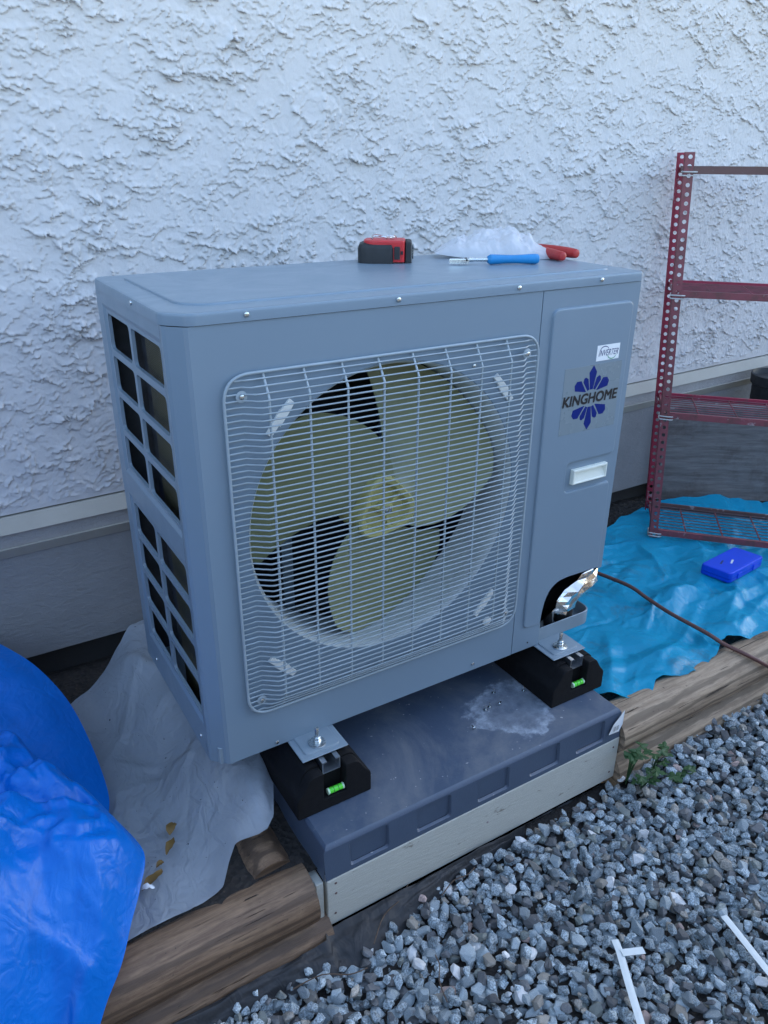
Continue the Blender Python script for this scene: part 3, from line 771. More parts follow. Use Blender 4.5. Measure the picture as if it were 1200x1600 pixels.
# base pan with raised rim
def pan():
    bm = bmesh.new(); P = rounded([(.012, .008), (.9765, .008), (.9765, .4), (.945, .432), (.012, .432)], [.004, .03, .008, .008, .004], 4)
    n = len(P); c = Vector((.49, .22))
    def lp(ins, z): return [bm.verts.new((p[0] + (c.x - p[0]) * ins / .5, p[1] + (c.y - p[1]) * ins / .25, z)) for p in P]
    ls = [lp(0, .0005), lp(0, .036), lp(.0016, .037), lp(.0032, .036), lp(.0036, .010), lp(.008, .006)]
    for i in range(len(ls) - 1):
        for k in range(n):
            l = (k + 1) % n; bm.faces.new((ls[i][k], ls[i][l], ls[i + 1][l], ls[i + 1][k]))
    bm.faces.new(ls[0]); bm.faces.new(ls[-1])
    return from_bm('base_pan', bm, M['galv'], hp, True, None, 40)
pan()
# fan
fan = polar('fan_hub', [(.006, .034), (.040, .034), (.047, .020), (.056, .0175), (.060, .021), (.0615, .030), (.0615, .105), (.006, .105)], FC, M['hub'], hp, 72, lambda a: 1 + .13 * math.cos(3 * (a - R(100))), False, True)
for k in range(3):
    a = R(40 + 120 * k); u = Vector((math.cos(a), 0, math.sin(a))); v = Vector((-math.sin(a), 0, math.cos(a))); c = Vector((FC[0], 0, FC[1]))
    pts = []
    for q in ((.012, -.003), (.045, -.0025), (.045, .0025), (.012, .003)): pts.append(c + u * q[0] + v * q[1])
    mobj('hub_rib', [(p.x, .0225, p.z) for p in pts] + [(p.x, .036, p.z) for p in pts], [(0, 1, 2, 3), (4, 7, 6, 5), (0, 4, 5, 1), (1, 5, 6, 2), (2, 6, 7, 3), (3, 7, 4, 0)], M['hub'], fan)
lathe('hub_boss', [(.015, .0), (.014, -.014), (.012, -.015)], (FC[0], .034, FC[1]), (0, 1, 0), M['hub'], fan, 20)
lathe('hub_nut', [(.0085, .0), (.0085, -.006), (.005, -.007), (.004, -.012)], (FC[0], .020, FC[1]), (0, 1, 0), M['zinc'], fan, 6)
def blade(ac):
    ns, nt = 18, 18; fr, bk = [], []
    for i in range(ns):
        s = i / (ns - 1)
        for j in range(nt):
            t = j / (nt - 1)
            tip = .274 - .020 * max(0, 1 - t * 5) ** 2 - .030 * max(0, t * 5 - 4) ** 2
            r_ = .056 + s * (tip - .056)
            a = ac + R(50) * (s - 1) + t * R(114 - 32 * s)
            y = .022 + (.030 + .075 * s ** .6) * t ** 1.1 + .010 * math.sin(t * math.pi) * s
            p = (FC[0] + r_ * math.cos(a), y, FC[1] + r_ * math.sin(a)); fr.append(p); bk.append((p[0], y + .003, p[2]))
    n = ns * nt; fs = []
    for i in range(ns - 1):
        for j in range(nt - 1):
            a = i * nt + j; fs += [(a, a + 1, a + nt + 1, a + nt), (n + a, n + a + nt, n + a + nt + 1, n + a + 1)]
    rim = [j for j in range(nt)] + [i * nt + nt - 1 for i in range(1, ns)] + [(ns - 1) * nt + j for j in range(nt - 2, -1, -1)] + [i * nt for i in range(ns - 2, 0, -1)]
    for k in range(len(rim)):
        a, b = rim[k], rim[(k + 1) % len(rim)]; fs.append((a, n + a, n + b, b))
    bm = bmesh.new(); bv = [bm.verts.new(v) for v in fr + bk]
    for f in fs: bm.faces.new([bv[i] for i in f])
    return from_bm('fan_blade', bm, M['blade'], hp, True, None, 40)
for a in (124, 4, 244): blade(R(a))
lathe('fan_motor', [(.03, 0), (.06, .005), (.065, .02), (.065, .08), (.05, .09)], (FC[0], .13, FC[1]), (0, 1, 0), M['inner'], hp, 24)
for x in (.262, .500): box('motor_bracket', x - .012, x + .012, .215, .222, .02, .80, M['galv'], hp)
box('motor_bracket', .25, .512, .224, .228, .41, .47, M['galv'], hp)
tube('refrigerant_pipe', smooth_path([(.28, .24, .05), (.33, .22, .065), (.40, .22, .06), (.46, .25, .07)], 6), .008, M['galv'], hp)
# wire guard
GX0, GX1, GZ0, GZ1, GR = .073, .709, .096, .742, .046
guard = tube('wire_guard', [p for p in ((q[0], -.007, q[1]) for q in rounded([(GX0, GZ0), (GX1, GZ0), (GX1, GZ1), (GX0, GZ1)], GR, 10))], .0026, M['wire'], hp, 8, True)
def gy(x, z):
    fx = min(1, max(0, (x - .102) / .026)) * min(1, max(0, (.682 - x) / .024)); fz = min(1, max(0, (.7385 - z) / .036)) * min(1, max(0, (z - .0985) / .034))
    return -.0065 - .019 * min(fx, fz) - .004 * min(fx, fz) * (1 - ((x - .39) / .32) ** 2)
def gx_lim(z):
    d = 0
    if z > GZ1 - GR: d = GR - math.sqrt(max(0, GR ** 2 - (z - (GZ1 - GR)) ** 2))
    if z < GZ0 + GR: d = GR - math.sqrt(max(0, GR ** 2 - ((GZ0 + GR) - z) ** 2))
    return GX0 + d, GX1 - d
nw = 60
for k in range(nw):
    z = .1065 + k * (.7325 - .1065) / (nw - 1); a, b = gx_lim(z)
    xs = [a] + [x for x in (.090, .099, .103, .109, .115, .121, .127, .131, .14, .2, .27, .34, .41, .48, .55, .62, .65, .657, .661, .667, .673, .679, .683, .69) if a + .004 < x < b - .004] + [b]
    tube('guard_wire', [(x, gy(x, z) + rnd.uniform(-.0003, .0003), z + rnd.uniform(-.0002, .0002)) for x in xs], .00145, M['wire'], guard, 6)
for k in range(8):
    x = .141 + .0697 * k; zs = [GZ0, .101, .108, .116, .124, .131, .14, .25, .36, .48, .6, .69, .703, .71, .718, .727, .735, GZ1]
    tube('guard_stay', [(x, gy(x, z) + .0030, z) for z in zs], .0021, M['wire'], guard, 6)
def screw(name, p, ax, parent, r=.0046, washer=False):
    o = lathe(name, [(r, 0), (r, .0008), (r * .85, .0022), (r * .4, .0031)], p, ax, M['zinc'], parent, 12)
    if washer: lathe('washer', [(r * 2.0, 0), (r * 2.0, .0006), (r * 1.9, .0008)], Vector(p) - Vector(ax) * .0012, ax, M['wire'], o, 16)
    c = Vector(p) + Vector(ax) * .00312; u, v = frame_of(Vector(ax))
    return o
for (x, z) in ((.102, .707), (.675, .709), (.099, .127), (.669, .138)): screw('guard_screw', (x, gy(x, z) - .0018, z), (0, -1, 0), guard, .0048, True)
for x in (.121, .391, .652, .862): screw('lid_screw', (x, -.0026, .8305), (0, -1, 0), lid)
screw('lid_screw', (-.0026, .176, .8315), (-1, 0, 0), lid, .004)
for x, z in ((.126, .0095), (.602, .017), (.559, .697)): screw('panel_screw', (x, -.0002, z), (0, -1, 0), hp, .0042)
for y, z in ((.07, .03), (.36, .03)): screw('panel_screw', (-.0002, y, z), (-1, 0, 0), hp, .004)
lathe('screw_hole', [(.0022, 0), (.0022, .0004)], (.763, -.0001, .017), (0, -1, 0), M['gap'], hp, 10)
# white clips that hold the guard
for (x, z, a) in ((.167, .661, 50), (.632, .646, -52), (.146, .182, -46), (.621, .171, 48)):
    u = Vector((math.cos(R(a)), 0, math.sin(R(a)))); v = Vector((-u.z, 0, u.x)); c = Vector((x, 0, z)); P = []
    for s, t in ((-.034, -.006), (-.012, -.006), (-.012, -.009), (.018, -.008), (.034, -.006), (.035, .006), (.014, .007), (.010, .009), (-.014, .007), (-.034, .0055)):
        q = c + u * s + v * t; P.append((q.x, q.z))
    gplate('guard_clip', P, .0003, -.0045, FRONT, M['white_plastic'], hp, .0015)
lathe('plug', [(.0115, 0), (.0115, .002), (.009, .0035)], (.634, -.0002, .119), (0, -1, 0), M['white_plastic'], hp, 20)

# ---- stickers and lettering on the pressed field
yl = -.0058
lab = gplate('brand_label', [(.786, .5215), (.947, .5215), (.947, .6625), (.786, .6625)], yl + .0002, yl - .0004, FRONT, M['label_grey'], hp)
lc = Vector((.8655, .5925))
def petal(pts, yy):
    gplate('petal', [(lc.x + p[0], lc.y + p[1]) for p in pts], yl - .0002, yl - .0007, FRONT, M['logo_blue'], lab, 0, None, False)
def kite(a, base, wide, tip, hb, hw, ht):
    u = Vector((math.cos(R(a)), math.sin(R(a)))); v = Vector((-u.y, u.x)); pts = []
    for r_, h in ((base, -hb), (wide, -hw), (tip, -ht)) : pts.append(u * r_ + v * h)
    for r_, h in ((tip, ht), (wide, hw), (base, hb)): pts.append(u * r_ + v * h)
    return pts
for sg in (1, -1):
    for a, pr in ((90, (.0185, .0545, .0685, .0042, .0105, .0004)), (65, (.0195, .043, .0495, .0028, .0072, .0022)), (115, (.0195, .043, .0495, .0028, .0072, .0022)), (38, (.0205, .049, .0580, .0024, .0125, .0050)), (142, (.0205, .049, .0580, .0024, .0125, .0050))):
        pts = [Vector((p.x, max(p.y, .0150))) for p in kite(a, *pr)]
        petal([(p.x * sg, p.y * sg) for p in pts], yl - .0005)
def lettering(name, s, x0, x1, z0, z1, y, mat, parent, shear=.2, bold=.0):
    cu = bpy.data.curves.new(name, 'FONT'); cu.body = s; cu.shear = shear;  cu.resolution_u = 3; cu.extrude = .0
    to = bpy.data.objects.new(name, cu); COL.objects.link(to); dg = bpy.context.evaluated_depsgraph_get()
    me = bpy.data.meshes.new_from_object(to.evaluated_get(dg)); bpy.data.objects.remove(to)
    co = np.array([v.co[:] for v in me.vertices]); fs = [tuple(p.vertices) for p in me.polygons]; bpy.data.meshes.remove(me)
    a0, a1 = co.min(0), co.max(0); q = (co[:, :2] - a0[:2]) / (a1[:2] - a0[:2])
    vs, ff = [], []
    for k, (dx, dz) in enumerate(((-bold, -bold), (bold, bold), (-bold, bold), (bold, -bold), (0, 0)) if bold else ((0, 0),)):
        n0 = len(vs); vs += [(x0 + p[0] * (x1 - x0) + dx, y - .00004 * k, z0 + p[1] * (z1 - z0) + dz) for p in q]; ff += [tuple(i + n0 for i in f) for f in fs]
    return mobj(name, vs, ff, mat, parent)
lettering('lettering', 'KINGHOME', .7885, .9435, .5822, .6038, yl - .0009, M['ink'], lab, .10, .0008)
inv = gplate('inverter_label', [(.8695, .6685), (.934, .6685), (.934, .7005), (.8695, .7005)], yl + .0002, yl - .0004, FRONT, M['sticker'], hp)
lettering('lettering', 'INVERTER', .8745, .9310, .6780, .6905, yl - .0007, M['ink_blue'], inv, .35, 0)
def arc(c, r0, a0, a1, mat, n=14):
    vs, fs = [], []
    for k in range(n + 1):
        t = k / n; a = R(a0 + (a1 - a0) * t); wd = .0019 * math.sin(math.pi * min(.97, .12 + t * .85)) + .0003
        for r_ in (r0 - wd / 2, r0 + wd / 2): vs.append((c[0] + r_ * math.cos(a) * 1.0, yl - .0008, c[1] + r_ * .78 * math.sin(a)))
    for k in range(n): fs.append((2 * k, 2 * k + 1, 2 * k + 3, 2 * k + 2))
    mobj('swoosh', vs, fs, mat, inv)
arc((.8905, .6880), .0125, 175, 20, M['ink_blue']); arc((.9135, .6800), .0125, -170, -10, M['ink_green'])

# ---- foil wrapped pipe connection at the cut-out
def crumple_tube(name, pts, rad, mat, parent, seg=28, amp=.12, seed=0, n=5):
    P = smooth_path(pts, n); vs, fs = tube_geo(P, [float(np.interp(i / (len(P) - 1), np.linspace(0, 1, len(rad)), rad)) for i in range(len(P))], seg)
    out = []
    for k, v in enumerate(vs):
        i = min(k // seg, len(P) - 1); c = P[i]; d = v - c; a = 2 * math.pi * (k % seg) / seg
        f = 1 + amp * float(abs(pn(np.array([math.cos(a) * 2.2 + i * .35]), np.array([math.sin(a) * 2.2 + i * .8]), seed)[0]) * 2 - .3)
        out.append(c + d * f)
    return mobj(name, out, fs, mat, parent, False)
crumple_tube('foil_wrap', [(.985, .060, .175), (.940, .037, .145), (.890, .030, .114), (.856, .029, .090), (.842, .030, .074)], [.036, .046, .049, .046, .030], M['foil'], hp, 22, .30, 4, 3)
tube('foam_sleeve', [(.905, .036, .075), (.912, .040, .030), (.914, .042, .008)], .022, M['foam'], hp, 18)
tube('valve_tie', smooth_path([(.838, .018, .120), (.845, .012, .098), (.853, .010, .078), (.858, .014, .064)], 4), .0065, M['white_plastic'], hp, 8)
tube('drain_pipe', [(.862, .045, .09), (.864, .045, .04), (.868, .045, .008)], .011, M['foam'], hp, 12)

# ---- feet
def foot(xc):
    x0, x1 = xc - .049, xc + .050
    b = box('foot_bracket', x0, x1, -.0665, .035, -.0042, -.0012, M['galv'], hp, .001, 1)
    gplate('emboss', rounded([(x0 + .012, -.056), (x1 - .012, -.056), (x1 - .012, .03), (x0 + .012, .03)], .01, 4), -.0015, .0022, TOP, M['galv'], b, .0034)
    bx, by = xc - .003, -.036
    lathe('washer', [(.0172, 0), (.0172, .0022), (.0165, .0026)], (bx, by, .0024), (0, 0, 1), M['zinc'], b, 24)
    lathe('nut', [(.0068, 0), (.0078, .0008), (.0078, .0062), (.0066, .0072)], (bx, by, .0052), (0, 0, 1), M['zinc'], b, 6)
    lathe('nut', [(.0062, 0), (.0070, .0008), (.0070, .0052), (.0060, .0060)], (bx, by, .0126), (0, 0, 1), M['zinc'], b, 6)
    lathe('bolt', [(.0040, 0), (.0040, .026), (.0034, .0270)], (bx, by, .0132), (0, 0, 1), M['zinc'], b, 12)
foot(.198); foot(.836)

# ================================================================== MOUNTING BLOCKS
def mounting_block(xc, label):
    t = thing('mounting_block', (xc, .15, -.11), label, 'mounting block', 'black blocks under the heat pump')
    hw, st = .081, .0235
    def prism(prof, y0, y1):
        return prof, y0, y1
    zt_ = -.0145
    main = [(-hw, -.1098), (hw, -.1098), (hw, -.062), (hw - .012, -.050), (.050, zt_), (st, zt_), (st, -.034), (-st, -.034), (-st, zt_), (-.050, zt_), (-hw + .012, -.050), (-hw, -.062)]
    front = [(-hw, -.1098), (hw, -.1098), (hw, -.062), (hw - .012, -.050), (.050, zt_ - .004), (st, zt_ - .004), (st, -.083), (-st, -.083), (-st, zt_ - .004), (-.050, zt_ - .004), (-hw + .012, -.050), (-hw, -.062)]
    rr = [.004, .004, .01, .012, .012, .004, .0, .0, .004, .012, .012, .01]
    YM = lambda a, b, d: (xc + a, d, b)
    gplate('block_body', rounded(main, rr, 4), .470, -.074, YM, M['rubber'], t, .0)
    gplate('block_nose', rounded(front, rr, 4), -.0742, -.0975, YM, M['rubber'], t, .003)
    u = .0195
    rail = [(-u, -.0335), (u, -.0335), (u, -.0062), (u - .010, -.0062), (u - .010, -.0085), (u - .0022, -.0085), (u - .0022, -.0313), (-u + .0022, -.0313), (-u + .0022, -.0085), (-u + .010, -.0085), (-u + .010, -.0062), (-u, -.0062)]
    gplate('rail', rail, .465, -.083, YM, M['alu'], t, 0, None, False)
    cx_ = xc + .004
    v = lathe('level_vial', [(.0056, -.0165), (.0062, -.0150), (.0062, .0150), (.0056, .0165)], (cx_, -.0895, -.0745), (1, 0, 0), M['vial'], t, 16)
    for s in (-1, 1):
        lathe('vial_cap', [(.0064, s * .0140), (.0066, s * .0175)] if s > 0 else [(.0066, s * .0175), (.0064, s * .0140)], (cx_, -.0895, -.0745), (1, 0, 0), M['vial_end'], v, 16)
        lathe('vial_line', [(.0064, s * .005 - .0005), (.0064, s * .005 + .0005)], (cx_, -.0895, -.0745), (1, 0, 0), M['ink'], v, 16)
    return t
mounting_block(.201, 'black rubber block under the left foot of the heat pump')
mounting_block(.845, 'black rubber block under the right foot, beside the foil')

# ================================================================== PAD
def equipment_pad():
    t = thing('equipment_pad', (.52, .19, -.19), 'dusty blue grey plastic pad under the black blocks', 'pad')
    z0, z1 = -.1905, -.110; a0, a1 = .133, .906; ybk = .56
    # body without the front skirt
    bm = bmesh.new()
    def lp(x0, x1, y0, y1, z): return [bm.verts.new(v) for v in ((x0, y0, z), (x1, y0, z), (x1, y1, z), (x0, y1, z))]
    rings = [(0.004, z0), (.0, z1 - .009), (-.0022, z1 - .004), (-.007, z1)]
    ls = [lp(a0 - d, a1 + d, -.18 - d, ybk + d, z) for d, z in rings]
    for i in range(len(ls) - 1):
        for k in range(4):
            if k == 0 and i == 0: continue
            l = (k + 1) % 4; bm.faces.new((ls[i][k], ls[i][l], ls[i + 1][l], ls[i + 1][k]))
    # top: chamfered corner look comes from a finer grid
    nx, ny = 40, 30; X0, X1, Y0, Y1 = a0 + .007, a1 - .007, -.173, ybk - .007
    bm.faces.new(ls[-1])
    b = from_bm('pad_shell', bm, M['pad'], t, True, None, 30)
    # skirt with recessed fields
    cells = []; xs = [a0 - .002, .304, .455, .601, .742, a1 + .002]; rec = [(.185, .272), (.337, .421), (.489, .573), (.631, .717), (.768, .856)]
    zz0, zz1 = z0, z1 - .009
    for i, (r0, r1) in enumerate(rec):
        h = rounded([(r0, zz0 + .010), (r1, zz0 + .010), (r1, zz1 - .004), (r0, zz1 - .004)], .007, 4)
        cor = {2: (xs[i], zz0), 7: (xs[i + 1], zz0), 12: (xs[i + 1], zz1), 17: (xs[i], zz1)}
        cells.append(((xs[i], xs[i + 1], zz0, zz1), [tuple(p) for p in h], [(.003, .004), (.004, .0055)], cor))
    sl = .004 / (zz1 - zz0)
    o = ring_cells(cells, lambda a, b_, d: (a, -.18 - (zz1 - b_) * sl + d, b_), M['pad'], 'pad_skirt', t)
    for i, (r0, r1) in enumerate(rec):
        f = .002; mobj('recess', [(r0 + f, -.1766, zz0 + .010 + f), (r1 - f, -.1766, zz0 + .010 + f), (r1 - f, -.1746, zz1 - .004 - f), (r0 + f, -.1746, zz1 - .004 - f)], [(0, 1, 2, 3)], M['pad'], o)
    s = mobj('torn_sticker', [(.8665, -.1868, -.166), (.9005, -.1862, -.170), (.9075, -.1880, -.150), (.9115, -.1855, -.112), (.893, -.1865, -.128), (.876, -.1880, -.140)], [(0, 1, 2, 3, 4, 5)], M['sticker'], t)
    for k in range(6):
        x = .878 + .0032 * k; wd = (.0008, .0014, .0006, .0011, .0016, .0007)[k]; mobj('barcode_bar', [(x, -.1889, -.160), (x + wd, -.1889, -.160), (x + wd, -.1892, -.146), (x, -.1892, -.146)], [(0, 1, 2, 3)], M['ink'], s)
equipment_pad()
frame = thing('pad_frame', (.52, .19, -.31), 'cream painted wooden box frame holding the plastic pad', 'frame')
def board(x0, x1, y0, y1, z0, z1, seed):
    bm = bm_box(x0, x1, y0, y1, z0, z1, .0015, 1); return from_bm('board', bm, M['paintwood'], frame, False)
board(.1335, .911, -.1845, -.166, -.3135, -.1925, 1)
board(.112, .1285, -.1800, .56, -.3135, -.1930, 2)
board(.894, .910, -.1655, .56, -.3135, -.1935, 3)
board(.1290, .8935, .542, .56, -.3135, -.1930, 4)
for x, z in ((.152, -.205), (.152, -.232), (.150, -.285), (.893, -.215), (.892, -.290), (.52, -.25)): lathe('nail_head', [(.0028, 0), (.0026, .0006)], (x, -.1846, z), (0, -1, 0), M['rack_rust'], frame, 8)

# ================================================================== TOOLS ON THE LID
LZ = .8432
E1, E2 = Vector((.853, -.522, 0)), Vector((.522, .853, 0))
def tape_measure():
    c = Vector((.583, .352, LZ)); t = thing('tape_measure', c, 'black and red tape measure lying flat on the unit', 'tape measure')
    mp = lambda a, b, d: tuple(c + E1 * a + E2 * b + Vector((0, 0, d)))
    gplate('case', rounded([(-.046, -.036), (.040, -.036), (.043, .036), (-.046, .036)], [.03, .008, .008, .03], 6), .003, .0455, mp, M['redplastic'], t, .004)
    gplate('rubber_grip', rounded([(-.058, -.030), (-.034, -.040), (.016, -.0405), (.013, .0405), (-.034, .040), (-.058, .030)], [.02, .015, .004, .004, .015, .02], 6), .0, .0400, mp, M['blackplastic'], t, .011)
    gplate('bumper', rounded([(.041, -.033), (.055, -.030), (.056, .030), (.041, .034)], .005, 4), .001, .0435, mp, M['blackplastic'], t, .004)
    gplate('lock_button', rounded([(.018, -.0425), (.030, -.0415), (.030, -.030), (.018, -.030)], .002, 3), .009, .034, mp, M['blackplastic'], t, .002)
    gplate('lock_notch', rounded([(.0315, -.0372), (.0365, -.0372), (.0365, -.030), (.0315, -.030)], .001, 3), .018, .025, mp, M['gap'], t, .0)
    h = gplate('hook', rounded([(.0565, -.018), (.0585, -.020), (.0595, .012), (.0570, .012)], .0008, 2), .008, .036, mp, M['zinc'], t, .0005)
    gplate('blade_mouth', [(.0545, -.016), (.0566, -.016), (.0566, .010), (.0545, .010)], .015, .024, mp, M['zinc'], t, 0)
    q = lambda a, b, d: c + E1 * a + E2 * b + Vector((0, 0, d))
    tube('belt_clip', smooth_path([q(-.028, -.016, .046), q(-.024, -.018, .053), q(-.012, -.016, .0525), q(.002, -.012, .049), q(.004, .0, .0475), q(-.010, .006, .0525), q(-.026, .004, .053), q(-.030, -.006, .047)], 5), .0014, M['zinc'], t, 6)
    tube('belt_clip', smooth_path([q(.002, -.014, .0465), q(.006, -.016, .0535), q(.020, -.010, .0500), q(.010, -.002, .0475), q(.018, .006, .0525), q(.024, .008, .047)], 5), .0012, M['zinc'], t, 6)
tape_measure()
def hand_tool():
    a, b = Vector((.843, .162, LZ + .0105)), Vector((.741, .205, LZ + .0105)); d = (b - a).normalized(); c = (a + b) / 2
    t = thing('crimping_tool', (c.x, c.y, LZ), 'small steel tool with ribbed blue grip lying on the unit', 'hand tool')
    L = (b - a).length; prof = [(.0070, 0), (.0095, .002)]
    for k in range(26):
        x = .006 + k * (L - .010) / 26; r_ = .0092 + .0008 * math.cos(k / 26 * 6); prof += [(r_, x), (r_ + (.0005 if (k < 5 or k > 12) else .0001), x + .0013)]
    prof += [(.0085, L - .003), (.0065, L)]
    lathe('grip', prof, a, d, M['bluegrip'], t, 18)
    e = b + d * .040
    tube('shaft', [b - d * .002, b + d * .028, e], [.0042, .0036, .0050], M['zinc'], t, 10)
    n = Vector((-d.y, d.x, 0)); P = []
    for s, w_ in ((0, -.0065), (.010, -.0075), (.016, -.005), (.040, -.0025), (.041, .0015), (.020, .0075), (.008, .0085), (0, .006)): q = e + d * s + n * w_; P.append((q.x, q.y))
    j = gplate('jaw', P, LZ + .003, LZ + .0135, TOP, M['zinc'], t, .002)
    lathe('rivet', [(.003, 0), (.0028, .0012)], (e.x + d.x * .006, e.y + d.y * .006, LZ + .0134), (0, 0, 1), M['gap'], j, 12)
    lathe('rivet', [(.0024, 0), (.0022, .0012)], tuple(e + d * .006 - n * .0077 * (1 if n.y < 0 else -1) * -1), tuple(-n if n.y > 0 else n), M['gap'], j, 12)
hand_tool()
def pliers():
    t = thing('pliers', (.95, .27, LZ), 'red handled pliers half hidden under the plastic bag', 'pliers')
    z = LZ + .0115
    def grip(pts):
        P = smooth_path(pts, 6); n = len(P); vs, fs = tube_geo(P, [.0085 + .003 * math.sin(min(1, i / (n - 1) * 1.6) * math.pi * .6) - (.004 if i in (0, n - 1) else 0) for i in range(n)], 12)
        return mobj('grip', vs, fs, M['redgrip'], t, True)
    grip([(.914, .163, z), (.917, .180, z), (.932, .235, z), (.944, .285, z), (.947, .325, z - .001)])
    grip([(.976, .186, z), (.976, .200, z), (.977, .250, z), (.970, .295, z), (.962, .325, z - .001)])
    gplate('jaw', rounded([(.940, .322), (.970, .322), (.974, .350), (.962, .395), (.955, .395), (.938, .350)], .005, 3), LZ + .003, LZ + .018, TOP, M['zinc'], t, .003)
    lathe('pivot', [(.007, 0), (.006, .002)], (.955, .345, LZ + .018), (0, 0, 1), M['zinc'], t, 14)
pliers()
def creases(X, Y, n, seed, wr, lr, ar, ang=None, spread=3.2):
    """sum of straight tent folds with a sharp crest, each limited in length"""
    r = random.Random(seed); h = np.zeros_like(X); x0, x1, y0, y1 = X.min(), X.max(), Y.min(), Y.max()
    for k in range(n):
        cx, cy = r.uniform(x0, x1), r.uniform(y0, y1); a = r.uniform(0, math.pi) if ang is None else ang + r.uniform(-spread, spread)
        dx, dy = X - cx, Y - cy; t = dx * math.cos(a) + dy * math.sin(a); q = -dx * math.sin(a) + dy * math.cos(a)
        L = r.uniform(*lr); w1 = r.uniform(*wr); w2 = w1 * r.uniform(.5, 2.5); q = q + .25 * w1 * np.sin(t / L * 5 + k)
        tent = np.where(q < 0, 1 + q / w1, 1 - q / w2).clip(0, 1); h += r.uniform(*ar) * tent * np.clip(1 - (t / L) ** 2, 0, 1)
    return h
def bag():
    n, m = 90, 56; c = Vector((.862, .312, LZ))
    A_, B_ = np.meshgrid(np.linspace(-1, 1, n), np.linspace(-1, 1, m))
    Lx = np.where(A_ < 0, .150, .120); half = .062 * (1 - .80 * np.clip(A_, 0, 1) ** 1.3) * (1 - .55 * np.clip(-A_, 0, 1) ** 2.2)
    a = A_ * Lx; b = B_ * half + .030 * A_ * (A_ < 0) - .040 * np.clip(A_, 0, 1)
    dome = np.clip(1 - B_ ** 2, 0, 1) ** .6 * np.clip(1 - np.abs(A_) ** 3.0, 0, 1) ** .8
    hump = .026 + .030 * np.exp(-((A_ - .05) / .34) ** 2) + .014 * np.exp(-((A_ + .55) / .3) ** 2)
    cr = np.abs(fbm(a * 26 + 3, b * 40, 3, 8)) * .020 - .007 + .010 * np.abs(pn(a * 60, b * 20 + a * 30, 4))
    cr = cr * .6 + creases(a, b, 26, 91, (.008, .025), (.03, .10), (-.012, .014)) + creases(a, b, 70, 92, (.004, .010), (.01, .04), (-.004, .005))
    ztop = LZ + .002 + hump * dome + cr * dome + .018 * np.clip(-A_ - .35, 0, 1) ** 1.2
    zbot = LZ + .001 + .016 * np.clip(-A_ - .35, 0, 1) ** 1.2 + 0 * A_
    X = c.x + E1.x * a + E2.x * b; Y = c.y + E1.y * a + E2.y * b
    bm = bmesh.new(); T = [[bm.verts.new((X[j, i], Y[j, i], ztop[j, i])) for i in range(n)] for j in range(m)]; Bt = [[bm.verts.new((X[j, i], Y[j, i], zbot[j, i])) for i in range(n)] for j in range(m)]
    for j in range(m - 1):
        for i in range(n - 1):
            bm.faces.new((T[j][i], T[j][i + 1], T[j + 1][i + 1], T[j + 1][i])); bm.faces.new((Bt[j][i], Bt[j + 1][i], Bt[j + 1][i + 1], Bt[j][i + 1]))
    for i in range(n - 1):
        bm.faces.new((T[0][i], Bt[0][i], Bt[0][i + 1], T[0][i + 1])); bm.faces.new((T[m - 1][i], T[m - 1][i + 1], Bt[m - 1][i + 1], Bt[m - 1][i]))
    for j in range(m - 1):
        bm.faces.new((T[j][0], T[j + 1][0], Bt[j + 1][0], Bt[j][0])); bm.faces.new((T[j][n - 1], Bt[j][n - 1], Bt[j + 1][n - 1], T[j + 1][n - 1]))
    o = from_bm('plastic_bag', bm, M['bag'], None, True, tuple(c), 60); o.modifiers.clear()
    tag(o, 'crumpled translucent white plastic bag on top of the unit', 'bag')
bag()

